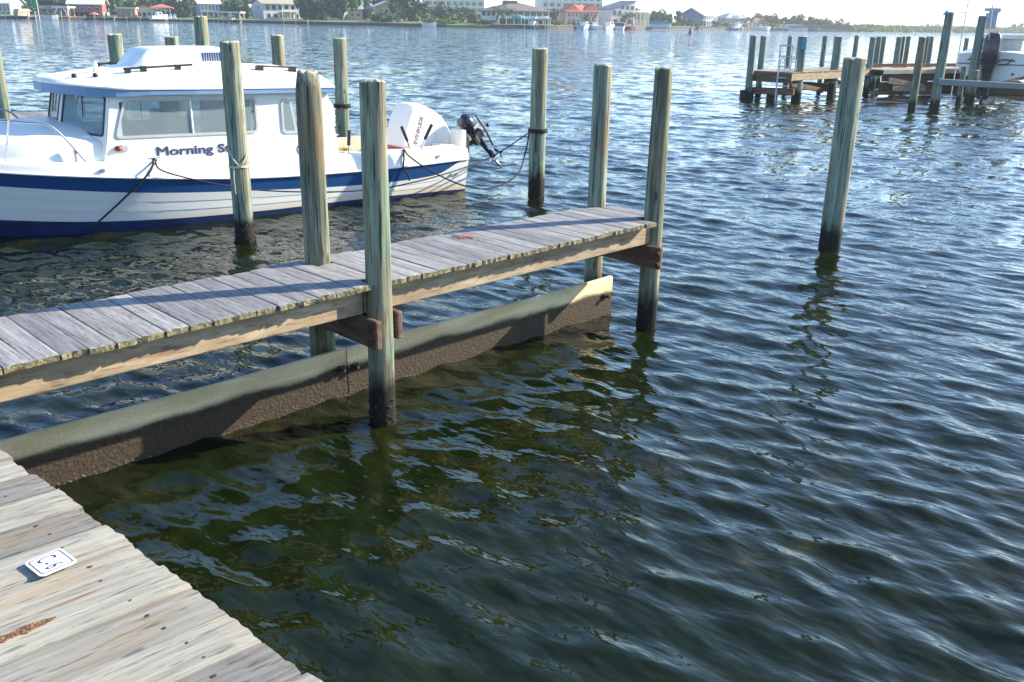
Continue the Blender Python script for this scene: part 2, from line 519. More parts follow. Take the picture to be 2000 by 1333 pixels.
# ------------------------------------------------------------------ the water
def build_water():
    ncol, nrow = 740, 1250
    q = np.concatenate([np.exp(np.linspace(math.log(4.6), math.log(170.0), nrow - 130)), np.exp(np.linspace(math.log(170.0), math.log(560.0), 131))[1:]])
    nrow = len(q)
    y = q - 4.0
    sx = np.linspace(-0.92, 0.92, ncol)
    X = (sx[None, :] * q[:, None])
    Y = np.repeat(y[:, None], ncol, 1)
    space = np.maximum(1.84 / ncol * q, np.gradient(q))[:, None]
    lost = np.zeros_like(X); tot = 0.0
    Z = np.zeros_like(X); DX = np.zeros_like(X); DY = np.zeros_like(X)
    nw = 130
    lam = np.exp(rng.uniform(math.log(0.11), math.log(3.6), nw))
    lam = np.concatenate([lam, rng.uniform(5, 11, 5)])
    main = R(228)
    for L in lam:
        k = 2 * math.pi / L
        spread = 0.72 if L < 0.8 else (0.5 if L < 1.5 else 0.35)
        th = main + rng.normal(0, spread)
        slope = 0.037 * math.exp(-(math.log(L / 0.31) / 0.85) ** 2) + 0.002
        if L > 1.3: slope *= 0.6
        if L > 4: slope = 0.003
        A = slope / k * rng.uniform(0.6, 1.4)
        ph = rng.uniform(0, 2 * math.pi)
        fade = np.clip((L / space - 2.6) / 2.2, 0, 1)
        # gusty patches: the ripples come and go over a few metres
        arg = k * (X * math.cos(th) + Y * math.sin(th)) + ph
        g = 0.72 + 0.28 * np.sin(X * rng.uniform(0.1, 0.5) + Y * rng.uniform(0.1, 0.5) + ph * 3)
        a = A * fade * g
        tot += slope ** 2; lost = lost + (1 - fade) * slope ** 2
        Z += a * np.cos(arg)
        s_ = np.sin(arg) * a * 1.0
        DX -= s_ * math.cos(th); DY -= s_ * math.sin(th)
    V = np.stack([X + DX, Y + DY, Z], -1).reshape(-1, 3)
    idx = np.arange(nrow * ncol).reshape(nrow, ncol)
    F = np.stack([idx[:-1, :-1], idx[:-1, 1:], idx[1:, 1:], idx[1:, :-1]], -1).reshape(-1, 4)
    me = bpy.data.meshes.new('water')
    me.vertices.add(len(V)); me.vertices.foreach_set('co', V.astype(np.float32).ravel())
    me.loops.add(F.size); me.loops.foreach_set('vertex_index', F.astype(np.int32).ravel())
    me.polygons.add(len(F)); me.polygons.foreach_set('loop_start', np.arange(0, F.size, 4, dtype=np.int32))
    me.polygons.foreach_set('loop_total', np.full(len(F), 4, np.int32))
    me.polygons.foreach_set('use_smooth', np.ones(len(F), bool))
    at = me.attributes.new('fine', 'FLOAT', 'POINT')
    at.data.foreach_set('value', np.sqrt(lost / tot).astype(np.float32).ravel())
    me.materials.append(M_WATER)
    me.update(calc_edges=True); me.validate()
    tag(link('water', me), 'dark rippled bay water around the piers', None, None, 'structure')
    o = MB().add([(-4000, -4000, -0.35), (4000, -4000, -0.35), (4000, 4000, -0.35), (-4000, 4000, -0.35)], [(0, 1, 2, 3)]).build('outer_water', M_WATER)
    tag(o, 'open bay water beyond the piers', None, None, 'structure')
build_water()

# ------------------------------------------------------------------ the far land
M_LAND = None
def land_mat():
    m = bpy.data.materials.new('shore_grass')
    nt, b = nodes(m)
    b.inputs['Roughness'].default_value = 0.95
    geo = nt.nodes.new('ShaderNodeNewGeometry')
    n = N(nt, 'ShaderNodeTexNoise', Detail=6.0, Scale=0.11, Roughness=0.65)
    nt.links.new(geo.outputs['Position'], n.inputs['Vector'])
    r = ramp(nt, [(0.3, (0.07, 0.12, 0.02)), (0.55, (0.14, 0.18, 0.035)), (0.75, (0.26, 0.23, 0.09))], n.outputs[0])
    nt.links.new(r.outputs[0], b.inputs['Base Color'])
    return m
M_LAND = land_mat()
SHORE = [(-700, 300), (-240, 283), (-145, 281), (-124, 300), (-84, 297), (-66, 288), (-45, 281), (-16, 275), (9, 277), (20, 290), (50, 326), (90, 365), (112, 366), (131, 372), (165, 398), (200, 426), (240, 458), (420, 560), (1200, 800)]
def shore_y(x):
    for (a, b), (c, d) in zip(SHORE, SHORE[1:]):
        if a <= x <= c: return b + (d - b) * (x - a) / (c - a)
    return 300
def build_land():
    off = [(0.0, -1.2), (0.05, 0.62), (3.0, 0.75), (14, 1.0), (60, 1.6), (300, 2.0), (3200, 3.0)]
    xs = [a for a, b in SHORE]
    vs, fs = [], []
    for (x, y) in SHORE:
        marsh = x > 120
        for (d, z) in off:
            zz = z if not marsh else {0.0: -1.2, 0.05: 0.02, 3.0: 0.15, 14: 0.45, 60: 0.9}.get(d, z)
            vs.append((x * (1 + d / 900), y + d, zz))
    n = len(off)
    for i in range(len(SHORE) - 1):
        for k in range(n - 1):
            fs.append((i * n + k, (i + 1) * n + k, (i + 1) * n + k + 1, i * n + k + 1))
    o = MB().add(vs, fs).build('land', M_LAND)
    tag(o, 'low grassy far shore behind the bay', None, None, 'structure')
build_land()

# ------------------------------------------------------------------ pilings
def pile_mesh(top, rb, rt, mats, seed=0, style='plain', seg=28, bottom=-1.0):
    r_ = random.Random(seed)
    n = max(10, int((top - bottom) / 0.09))
    ph = [r_.uniform(0, 6.28) for _ in range(8)]
    cr = [(r_.uniform(0, 6.28), r_.uniform(0.15, 0.6)) for _ in range(5)]
    rings = []
    for i in range(n + 1):
        t = i / n
        z = bottom + (top - bottom) * t
        r0 = rb + (rt - rb) * max(0, z / top)
        ring = []
        for k in range(seg):
            a = 2 * math.pi * k / seg
            r = r0 * (1 + 0.018 * math.sin(3 * a + ph[0] + z * 0.8) + 0.014 * math.sin(5 * a + ph[1] - z * 1.3) + 0.012 * math.sin(2 * a + ph[2] + 2.2 * z) + 0.010 * math.sin(7.3 * z + ph[3] + a))
            for (ca, dep) in cr:                     # drying checks running down from the top
                d = abs((a - ca + math.pi) % (2 * math.pi) - math.pi)
                if d < 0.13 and top - z < dep * 1.6: r -= r0 * 0.05 * (1 - d / 0.13) * (1 - (top - z) / (dep * 1.6))
            if style == 'worn' and top - z < 0.14: r *= 1 - 0.22 * (1 - (top - z) / 0.14) ** 1.5
            if style == 'split':
                for ca, w, dep in ((4.35, 0.13, 0.30), (4.0, 0.10, 0.16), (5.0, 0.10, 0.12)):
                    d = abs((a - ca + math.pi) % (2 * math.pi) - math.pi)
                    if d < w * 1.6 and top - z < dep: r -= r0 * 0.30 * (1 - d / (w * 1.6)) * (1 - (top - z) / dep) ** 0.6
            zz = z
            if i == n: zz = z + 0.004 * math.sin(2 * a + ph[4]) + 0.003 * math.sin(5 * a + ph[5]) - (r_.uniform(0.0, 0.022) if r_.random() < 0.3 else 0)
            ring.append((r * math.cos(a), r * math.sin(a), zz))
        rings.append(ring)
    mb = MB().loft(rings, 0, True, False)
    inner = [(p[0] * 0.86, p[1] * 0.86, p[2] + 0.012) for p in rings[-1]]
    o = len(mb.v) - seg
    mb.v.extend(inner + [(0, 0, top + 0.014)])
    for k in range(seg):
        k2 = (k + 1) % seg
        mb.f.append((o + k, o + k2, o + seg + k2, o + seg + k)); mb.m.append(1)
        mb.f.append((o + seg + k, o + seg + k2, o + 2 * seg)); mb.m.append(1)
    return mb.mesh('dock_piling', mats)
def piling(x, y, top, rb, rt, mat, label, group, seed, style='plain', seg=28):
    o = link('dock_piling', pile_mesh(top, rb, rt, [mat, M_END], seed, style, seg), None, True, 0, (x, y, 0))
    return tag(o, label, 'piling', group)
G_A = 'pilings of the near finger pier'
G_M = 'mooring pilings standing in the water'
A0 = Vector((-0.898, 5.932, 0))
PU = Vector((math.cos(R(45)), math.sin(R(45)), 0)); PN = Vector((-PU.y, PU.x, 0))
def pw(s, v, z=0.0): return A0 + PU * s + PN * v + Vector((0, 0, z))
piling(-0.898, 5.932, 2.312, 0.091, 0.081, M_PILE_GREEN, 'tall green piling with a split top on the near edge of the pier', G_A, 3, 'split', 36)
piling(1.253, 8.191, 2.314, 0.094, 0.076, M_PILE_GREY, 'piling at the outer near corner of the finger pier', G_A, 5, 'plain', 32)
b = pw(-0.013, 0.70); piling(b.x, b.y, 2.335, 0.092, 0.088, M_PILE_GREY, 'grey brown piling with worn rounded top at the far edge of the pier', G_A, 8, 'worn', 32)
b = pw(3.166, 0.79); piling(b.x, b.y, 2.31, 0.086, 0.082, M_PILE_TAN, 'piling at the outer far corner of the finger pier', G_A, 12, 'plain', 32)
for (bx, by, tx, ty, rb, rt, mat, lab, sd, st) in [
    (479, 470, 451, 83, 0.122, 0.114, M_PILE_TAN, 'scuffed mooring piling in front of the white cabin boat', 21, 'plain'),
    (1047, 382, 1055, 96, 0.132, 0.121, M_PILE_GREEN, 'mooring piling with black rope band off the stern of the cabin boat', 22, 'plain'),
    (1620, 485, 1670, 115, 0.136, 0.130, M_PILE_TAN, 'lone leaning looking piling in open water at the right', 23, 'plain')]:
    p = onz(bx, by); t = aty(tx, ty, p.y)
    piling(p.x, p.y, t.z, rb, rt, mat, lab, G_M, sd, st, 32)
for (tx, ty, Y, rr, lab, sd) in [
    (223, 68, 17.0, 0.125, 'piling behind the forward roof of the cabin boat', 31),
    (335, 73, 17.6, 0.125, 'low piling top showing just left of the tallest one', 32),
    (391, 33, 18.0, 0.125, 'tallest piling rising behind the rooftop air conditioner', 33),
    (541, 70, 19.0, 0.125, 'piling behind the aft end of the boat roof', 34),
    (663, 76, 17.5, 0.122, 'piling with black rope band behind the boat cockpit', 35),
    (-14, 95, 13.4, 0.100, 'piling cut by the left picture edge beyond the foredeck', 36)]:
    p = aty(tx, ty, Y)
    piling(p.x, p.y, p.z, rr, rr * 0.97, M_PILE_GREEN if sd % 2 or sd == 36 else M_PILE_TAN, lab, G_M, sd, 'plain', 24)
# barnacle crust where the near pilings meet the water
M_CRUST = plain('barnacle_crust', (0.045, 0.034, 0.024), 0.95, 0, 0.7, 40)
def crust(o, r, n, z0=-0.06, z1=0.22, seed=1):
    r_ = random.Random(seed)
    mb = MB()
    for i in range(n):
        a = r_.uniform(0, 6.283); z = z0 + (z1 - z0) * r_.random() ** 1.9
        c = Vector((math.cos(a), math.sin(a), 0)); t = Vector((-c.y, c.x, 0)); s_ = r_.uniform(0.006, 0.015)
        p = c * r + Vector((0, 0, z)); tip = p + c * s_ * 1.1
        ring = [p - c * 0.006 + (t * math.cos(k * 1.257) + Vector((0, 0, math.sin(k * 1.257)))) * s_ for k in range(5)]
        mb.add(ring + [tip], [(k, (k + 1) % 5, 5) for k in range(5)])
    tag(mb.build('barnacle_crust', M_CRUST, o), kind='stuff')
for o in [x for x in COL.objects if x.name.startswith('dock_piling')]:
    if o.location.length < 16.5 and o.location.x > -4.5:
        crust(o, 0.13 if o.location.length > 10 else 0.092, 90, seed=int(o.location.x * 100))

# ------------------------------------------------------------------ boards
def plank_mesh(L, W, T, seed, mats, jag=0.012, segs=8, skew=0.0):
    """one board along X from 0 to -L, its visible end at x = 0 weathered uneven"""
    r_ = random.Random(seed)
    nx = 9
    xs = [-L * (i / nx) ** 1.6 for i in range(nx + 1)]
    warp = r_.uniform(-0.0015, 0.0015)
    rows = []
    ends = [r_.uniform(-jag, jag) for _ in range(segs + 1)]
    for j in range(1, segs): ends[j] = 0.5 * ends[j] + 0.25 * (ends[j - 1] + ends[j + 1]) + r_.uniform(-jag, jag) * 0.5
    e1 = r_.uniform(-0.003, 0.003); e2 = r_.uniform(-0.003, 0.003)
    vs, fs = [], []
    ny = segs + 1
    for lev in (0, 1):
        for i, x in enumerate(xs):
            for j in range(ny):
                y = -W / 2 + W * j / segs
                if j in (0, segs): y += (e1 if j == 0 else e2) * math.sin(x * 5 + seed)
                dx = ends[j] if i == 0 else 0
                z = T / 2 if lev else -T / 2
                if lev:
                    z += warp * (2 * j / segs - 1) - (0.0022 if j in (0, segs) else 0)
                    if i == 0: z -= r_.uniform(0.0, 0.006)
                    if i == 1: z -= 0.0
                vs.append((x + dx + skew * y + (r_.uniform(-0.004, 0.004) if (i == 0 and not lev) else 0), y, z))
    n = (nx + 1) * ny
    def I(l, i, j): return l * n + i * ny + j
    for i in range(nx):
        for j in range(segs):
            fs.append((I(1, i, j), I(1, i, j + 1), I(1, i + 1, j + 1), I(1, i + 1, j)))
            fs.append((I(0, i, j), I(0, i + 1, j), I(0, i + 1, j + 1), I(0, i, j + 1)))
        fs.append((I(0, i, 0), I(1, i, 0), I(1, i + 1, 0), I(0, i + 1, 0)))
        fs.append((I(0, i, segs), I(0, i + 1, segs), I(1, i + 1, segs), I(1, i, segs)))
    for j in range(segs):
        fs.append((I(0, nx, j), I(1, nx, j), I(1, nx, j + 1), I(0, nx, j + 1)))
    mb = MB().add(vs, fs)
    mb.f += [(I(0, 0, j), I(0, 0, j + 1), I(1, 0, j + 1), I(1, 0, j)) for j in range(segs)]
    mb.m += [1] * segs
    return mb.mesh('plank', [mats, M_MOSS])
M_MOSS = plain('mossy_plank_end', (0.17, 0.15, 0.085), 0.95, 0, 0.55, 45, 0.5)
def nails(mb, pts, r=0.0042):
    for (x, y, z) in pts:
        mb.add([(x + r * math.cos(a) * random.uniform(.8, 1.5), y + r * math.sin(a), z) for a in [k * math.pi / 3 for k in range(6)]], [(0, 1, 2, 3, 4, 5)])

DZ = 1.03
pier = empty('finger_pier', A0, R(45), 'narrow grey finger pier of cross planks on golden beams', 'pier')
# deck planks across the pier; their near ends show
s = -2.62
k = 0
nmb = MB()
while s < 3.24:
    W = random.uniform(0.135, 0.145)
    notch = 0.0
    near, far = -0.05 + random.uniform(-0.012, 0.012), 0.80 + random.uniform(-0.02, 0.02)
    c = s + W / 2
    if abs(c) < 0.11: near = 0.10
    if abs(c - 3.13) < 0.12: near = 0.17
    if c > 3.2: near = 0.30
    if abs(c + 0.013) < 0.11: far = 0.60
    if abs(c - 3.166) < 0.11: far = 0.69
    pm = plank_mesh(far - near, W - 0.007, 0.036, 100 + k, M_PIER, 0.009, 5)
    dz = random.uniform(-0.003, 0.003)
    o = link('plank', pm, pier, False, 0, (c, near, DZ - 0.018 + dz), (0, 0, R(-90) + random.uniform(-0.008, 0.008)))
    for vv in (0.08, 0.40, 0.70):
        for q in (-0.035, 0.035):
            nails(nmb, [(c + q + random.uniform(-.01, .01), vv + random.uniform(-.01, .01), DZ + 0.0028)], 0.0036)
    s += W
    k += 1
tag(nmb.build('nail_heads', M_RUST, pier), kind='stuff')
def beam(name, a, b, h, t, mat, parent, bev=0.006, rows=14):
    """a timber of height h and thickness t between two points (local), grain along X"""
    a, b = Vector(a), Vector(b)
    L = (b - a).length
    me = MB().box((L / 2, 0, 0), (L, t, h)).mesh(name, mat)
    o = link(name, me, parent, False, bev, a)
    o.rotation_euler = (b - a).to_track_quat('X', 'Z').to_euler()
    return o
beam('stringer', (-2.75, 0.066, 0.903), (-0.10, 0.066, 0.903), 0.185, 0.045, M_BEAM, pier)
beam('stringer', (-0.085, 0.069, 0.903), (3.08, 0.069, 0.903), 0.185, 0.045, M_BEAM, pier)
beam('stringer', (-2.75, 0.42, 0.903), (3.2, 0.42, 0.903), 0.185, 0.045, M_BEAM, pier)
beam('stringer', (-2.75, 0.735, 0.903), (-0.12, 0.735, 0.903), 0.185, 0.045, M_BEAM, pier)
beam('stringer', (0.10, 0.735, 0.903), (3.05, 0.735, 0.903), 0.185, 0.045, M_BEAM, pier)
for sc_, v0 in ((-0.118, -0.15), (0.125, -0.06), (3.005, -0.12), (3.245, 0.14)):
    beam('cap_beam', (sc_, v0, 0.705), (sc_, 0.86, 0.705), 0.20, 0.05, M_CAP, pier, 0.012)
for sc_ in (-0.118, 3.005):
    for dz in (-0.05, 0.05):
        mb = MB().tube([(sc_ - 0.028, -0.105, 0.705 + dz), (sc_ - 0.05, -0.105, 0.705 + dz)], 0.022, 8).tube([(sc_ - 0.05, -0.105, 0.705 + dz), (sc_ - 0.065, -0.105, 0.705 + dz)], 0.012, 6)
        mb.build('bolt', M_RUST, pier)
# the two wave boards below the deck
def wave_board(s0, s1):
    L = s1 - s0
    n = 24
    vs, fs = [], []
    for i in range(n + 1):
        x = L * i / n
        tz = 0.37 + 0.004 * math.sin(x * 2.3)
        for (y, z) in ((-0.024, -0.5), (-0.024, 0.2), (-0.022, tz - 0.012), (-0.012, tz), (0.014, tz), (0.024, tz - 0.012), (0.024, -0.5)):
            vs.append((x, y, z))
    for i in range(n):
        for j in range(6): fs.append((i * 7 + j, (i + 1) * 7 + j, (i + 1) * 7 + j + 1, i * 7 + j + 1))
    fs.append(tuple(range(7))); fs.append(tuple(range(n * 7, n * 7 + 7)))
    return MB().add(vs, fs).build('wave_board', M_BOARD, pier, False, 0, (s0, 0.585, 0))
wave_board(-2.9, 0.098); wave_board(0.108, 3.19)
mb = MB()
r_ = random.Random(4)
for i in range(1500):
    x_ = r_.uniform(-2.6, 3.18); z_ = 0.085 * r_.random() ** 2.2 * (0.6 + 0.5 * math.sin(x_ * 4.1) * math.sin(x_ * 1.7)) - 0.02; s_ = r_.uniform(0.002, 0.007)
    ring = [(x_ + s_ * math.cos(k * 1.257), 0.563, z_ + s_ * math.sin(k * 1.257)) for k in range(5)]
    mb.add(ring + [(x_, 0.559 - s_ * 0.8, z_)], [(k, (k + 1) % 5, 5) for k in range(5)])
tag(mb.build('barnacle_crust', plain('pale_barnacles', (0.22, 0.17, 0.11), 0.8, 0, 0.7, 50), pier), kind='stuff')
for (sx_, zz) in ((0.04, 0.235), (0.16, 0.225), (3.08, 0.20)):
    MB().tube([(sx_, 0.555, zz), (sx_, 0.50, zz + 0.004)], 0.013, 7).box((sx_, 0.545, zz), (0.06, 0.012, 0.05)).box((sx_, 0.515, zz), (0.032, 0.014, 0.032)).build('board_bolt', M_RUST, pier, False, 0.003)

# red scrap left on the planks
q = onz(905, 465, DZ)
mb = MB()
mb.tube(smoothpath([(-0.09, 0.02, 0.006), (-0.04, -0.01, 0.007), (0.0, 0.02, 0.012), (0.05, -0.015, 0.006), (0.09, 0.02, 0.006)], 5), 0.006, 6)
mb.tube(smoothpath([(-0.03, -0.04, 0.006), (0.01, -0.01, 0.016), (0.04, 0.04, 0.006)], 5), 0.005, 6)
tag(mb.build('rope_scrap', plain('faded_red_fibre', (0.40, 0.10, 0.09), 0.9), None, True, 0, (q.x, q.y, DZ + 0.002)), 'small faded red rope scrap lying on the pier planks', 'rope')

# ------------------------------------------------------------------ main dock in the foreground
dock = empty('main_dock', A0, R(45), 'wide sun bleached dock with ragged plank ends in the foreground', 'dock')
def edge_s(v): return -2.647 - 0.0772 * (v + 1.018)
v = -8.2
k = 0
nmb = MB()
while v < 2.4:
    W = random.uniform(0.176, 0.196)
    c = v + W / 2
    e = edge_s(c) + random.uniform(-0.010, 0.010)
    L = 2.25
    pm = plank_mesh(L, W - 0.009, 0.038, 400 + k, M_DECK, 0.005, 10, -0.103)
    dz = random.choice((0, 0, 0.001, -0.001, 0.004, -0.003))
    link('plank', pm, dock, False, 0, (e, c, DZ - 0.017 + dz), (0, random.uniform(-0.001, 0.001), R(-1.5) + random.uniform(-0.006, 0.006)))
    for sx_ in (0.16, 0.72, 1.3):
        for qd in (-0.045, 0.04):
            if random.random() < 0.85:
                nails(nmb, [(e - sx_ + random.uniform(-.02, .02), c + qd + random.uniform(-.01, .01) + sx_ * 0.026, DZ + 0.0032 + dz)], random.uniform(0.0045, 0.0075))
    v += W
    k += 1
tag(nmb.build('nail_heads', M_RUST, dock), kind='stuff')
for off in (0.16, 0.72, 1.3, 1.9):
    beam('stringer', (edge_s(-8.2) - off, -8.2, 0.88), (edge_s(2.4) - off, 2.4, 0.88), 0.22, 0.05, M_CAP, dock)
for vv in (-6.5, -3.4, -0.2):
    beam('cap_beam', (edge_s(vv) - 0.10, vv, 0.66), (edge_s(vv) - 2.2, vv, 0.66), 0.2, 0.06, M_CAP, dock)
    for oo in (0.55, 1.95):
        p = A0 + PU * (edge_s(vv) - oo) + PN * (vv + 0.13)
        tag(link('dock_piling', pile_mesh(0.76, 0.1, 0.1, [M_PILE_GREY, M_END], int(50 + vv), 'plain', 16), None, True, 0, (p.x, p.y, 0)),
            'short piling carrying the foreground dock, %s row, %s' % ('water side' if oo < 1 else 'landward', {-6.5: 'behind the viewer', -3.4: 'under the slip sign', -0.2: 'beside the finger pier root'}[vv]), 'piling', 'pilings under the main dock')

# rotten brown gouge in a board at the left picture edge
a, b_ = onz(-40, 1272, DZ), onz(110, 1210, DZ)
up_, lo_ = [], []
for i in range(15):
    t = i / 14
    c = a.lerp(b_, t); w_ = 0.017 * (1 - abs(2 * t - 0.9) ** 3 * 0.7) * random.uniform(0.65, 1.15)
    nrm_ = Vector((-(b_ - a).y, (b_ - a).x, 0)).normalized()
    up_.append(c + nrm_ * w_); lo_.append(c - nrm_ * w_ * random.uniform(0.7, 1.1))
Mi = dock.matrix_basis.inverted()
mb = MB()
tops = [Mi @ Vector((p.x, p.y, DZ + 0.0085 + random.uniform(0, 0.002))) for p in up_ + lo_]
mb.add(tops, [(i, i + 1, 15 + i + 1, 15 + i) for i in range(14)])
o = mb.build('rotten_patch', plain('rotten_wood', (0.17, 0.085, 0.045), 0.95, 0, 0.6, 55, 0.8), dock)
o['label'] = 'rust brown rotten gouge in a bleached board'
sm = o.modifiers.new('thickness', 'SOLIDIFY'); sm.thickness = 0.004; sm.offset = -1

# the little slip sign
sg = empty('slip_sign', (0, 0, 0), 0, 'small white square sign reading C-6 lying on the foreground dock', 'sign')
sgc = (onz(55, 1103, DZ) + onz(112, 1081, DZ) + onz(148, 1108, DZ) + onz(88, 1137, DZ)) / 4
sg.location = (sgc.x, sgc.y, DZ + 0.003)
ax = (onz(148, 1108, DZ) - onz(112, 1081, DZ)).normalized()     # from C towards 6
sg.rotation_euler = (R(0), R(0), math.atan2(ax.y, ax.x))
def rrect(w, h, r, n=6):
    pts = []
    for cx_, cy_, a0 in ((w / 2 - r, h / 2 - r, 0), (-w / 2 + r, h / 2 - r, 90), (-w / 2 + r, -h / 2 + r, 180), (w / 2 - r, -h / 2 + r, 270)):
        for i in range(n + 1):
            a = R(a0 + 90 * i / n)
            pts.append((cx_ + r * math.cos(a), cy_ + r * math.sin(a)))
    return pts
SW = 0.118
MB().prism(rrect(SW, SW, 0.016), 'z', 0.010, 0.014).build('plate', M_SIGNW, sg)
def ring_flat(name, outer, inner, z0, z1, mat, parent, conv=lambda p, z: (p[0], p[1], z)):
    n = len(outer)
    vs = [conv(p, z) for z in (z0, z1) for p in outer] + [conv(p, z) for z in (z0, z1) for p in inner]
    fs = []
    for i in range(n):
        j = (i + 1) % n
        fs += [(i, j, n + j, n + i), (2 * n + i, 3 * n + i, 3 * n + j, 2 * n + j), (n + i, n + j, 3 * n + j, 3 * n + i), (i, 2 * n + i, 2 * n + j, j)]
    return MB().add(vs, fs).build(name, mat, parent)
ring_flat('border', rrect(SW - 0.016, SW - 0.016, 0.011), rrect(SW - 0.0235, SW - 0.0235, 0.009), 0.0135, 0.0146, M_TEXT, sg)
for ch_, tx_, ty_ in (('C', -0.027, -0.029), ('-', 0.001, -0.031), ('6', 0.028, -0.029)):
    text('letter', ch_, M_TEXT, sg, Matrix.Translation((tx_, ty_, 0.0144)), 0.083, 0.0003, 0.0002, 0.50, 'CENTER')
for sx_, sy_ in ((0.03, 0.03), (-0.03, 0.03), (0.0, -0.035)):
    MB().box((sx_, sy_, 0.004), (0.02, 0.02, 0.0118)).build('spacer', M_BLACK, sg)

# ------------------------------------------------------------------ the white cabin boat
def hermite(tab):
    xs = [p[0] for p in tab]; ys = [p[1] for p in tab]
    n = len(xs)
    d = [(ys[i + 1] - ys[i]) / (xs[i + 1] - xs[i]) for i in range(n - 1)]
    m = [d[0]] + [(0 if d[i - 1] * d[i] <= 0 and abs(d[i - 1] - d[i]) > 9 else (d[i - 1] + d[i]) / 2) for i in range(1, n - 1)] + [d[-1]]
    def f(x):
        if x <= xs[0]: return ys[0]
        if x >= xs[-1]: return ys[-1]
        for i in range(n - 1):
            if x <= xs[i + 1]:
                h = xs[i + 1] - xs[i]; t = (x - xs[i]) / h
                return (2 * t**3 - 3 * t**2 + 1) * ys[i] + (t**3 - 2 * t**2 + t) * h * m[i] + (-2 * t**3 + 3 * t**2) * ys[i + 1] + (t**3 - t**2) * h * m[i + 1]
    return f
B_AX = R(40)
_h = Vector((-math.cos(B_AX), -math.sin(B_AX), 0)); _p = Vector((math.sin(B_AX), -math.cos(B_AX), 0))
B_O = Vector((-0.824, 15.218, 0)) - _p * 1.0
boat = empty('cabin_boat', B_O, math.atan2(_h.y, _h.x), 'white pilothouse motor boat with navy hull stripe moored beyond the finger pier', 'boat')
def bl(s, y, z): return B_O + _h * s + _p * y + Vector((0, 0, z))      # boat place -> world

wl = hermite([(0, 1.0), (2, 1.03), (3.7, 1.06), (5.1, 0.96), (6.0, 0.74), (6.8, 0.40), (7.4, 0.13), (7.7, 0.02), (8.4, 0.0)])
yr = hermite([(0, 1.10), (1.2, 1.15), (3.0, 1.2), (4.5, 1.2), (5.5, 1.14), (6.3, 1.0), (7.0, 0.76), (7.6, 0.46), (8.1, 0.17), (8.35, 0.02)])
zk = hermite([(0, -0.32), (4, -0.45), (6.3, -0.42), (7.2, -0.3), (7.7, 0.02), (8.1, 0.55), (8.35, 0.98)])
zb = hermite([(0, 0.025), (2, 0.075), (3.7, 0.085), (5.1, 0.12), (6.0, 0.17), (6.9, 0.25), (7.7, 0.34), (8.1, 0.62), (8.35, 1.0)])
zs = hermite([(0.0, 0.52), (0.15, 0.505), (0.55, 0.34), (0.75, 0.31), (2.0, 0.30), (3.7, 0.39), (5.1, 0.49), (6.0, 0.59), (6.9, 0.70), (7.7, 0.80), (8.2, 0.92), (8.35, 1.03)])
zr = hermite([(0, 0.53), (1.2, 0.515), (2.0, 0.52), (3.7, 0.575), (5.1, 0.69), (6.0, 0.78), (6.9, 0.88), (7.7, 0.99), (8.35, 1.09)])
zt = hermite([(0, 0.70), (0.6, 0.70), (1.6, 0.735), (2.6, 0.785), (3.6, 0.825), (5, 0.88), (6.0, 0.935), (6.9, 1.02), (7.7, 1.11), (8.35, 1.2)])
ST = sorted(set([0, 0.15, 0.25, 0.35, 0.45, 0.55, 0.7, 1.0, 1.4, 1.8, 2.2, 2.6, 3, 3.4, 3.8, 4.2, 4.6, 5, 5.4, 5.7, 6, 6.3, 6.6, 6.9, 7.15, 7.4, 7.6, 7.8, 8.0, 8.15, 8.27, 8.35]))
def hull_y(s, z):
    w, r_, top = wl(s), yr(s), zr(s)
    if z >= top: return r_
    t = max(0, min(1, z / max(0.05, top)))
    return w + (r_ - w) * t ** 0.9
def hull_row(s, kind):
    if kind == 'keel': return (0.0, zk(s))
    if kind == 'chine':
        z = max(zk(s) + 0.02, -0.12)
        return (max(0.0, hull_y(s, 0) * 0.965) if zk(s) < -0.12 else hull_y(s, z) * 0.6, z)
    if kind == 'boot':
        z = max(zb(s), zk(s) + 0.03); return (hull_y(s, z), z)
    if kind[0] == 'lap':
        a = max(zb(s), zk(s) + 0.03); z = a + (zs(s) - a) * kind[1]
        return (hull_y(s, z) - kind[2], z - kind[3])
    if kind == 'stripe':
        z = max(zs(s), zk(s) + 0.05); return (hull_y(s, z), z)
    if kind == 'rail':
        return (yr(s), zr(s))
def hull_panel(name, rows, mat, transom=True, smooth=True):
    mb = MB()
    for side in (1, -1):
        rings = [[(s, side * hull_row(s, r_)[0], hull_row(s, r_)[1]) for r_ in rows] for s in ST]
        n = len(rows)
        vs = [p for r_ in rings for p in r_]
        fs = [(i * n + k, i * n + k + 1, (i + 1) * n + k + 1, (i + 1) * n + k) for i in range(len(ST) - 1) for k in range(n - 1)]
        mb.add(vs, fs)
    if transom:
        pr = [(0, hull_row(0, r_)[0], hull_row(0, r_)[1]) for r_ in rows]
        sb = [(0, -p[1], p[2]) for p in pr]
        mb.add(pr + sb[::-1], [tuple(range(2 * len(pr)))])
    return mb.build(name, mat, boat, smooth)
hull_panel('hull', ['boot', ('lap', 0.34, 0.005, 0.0), ('lap', 0.34, 0.0, 0.002), ('lap', 0.68, 0.005, 0.0), ('lap', 0.68, 0.0, 0.002), 'stripe'], M_HULL)
hull_panel('bottom_paint', ['keel', 'chine', 'boot'], M_BOOT)
hull_panel('hull_stripe', ['stripe', 'rail'], M_BLUE)
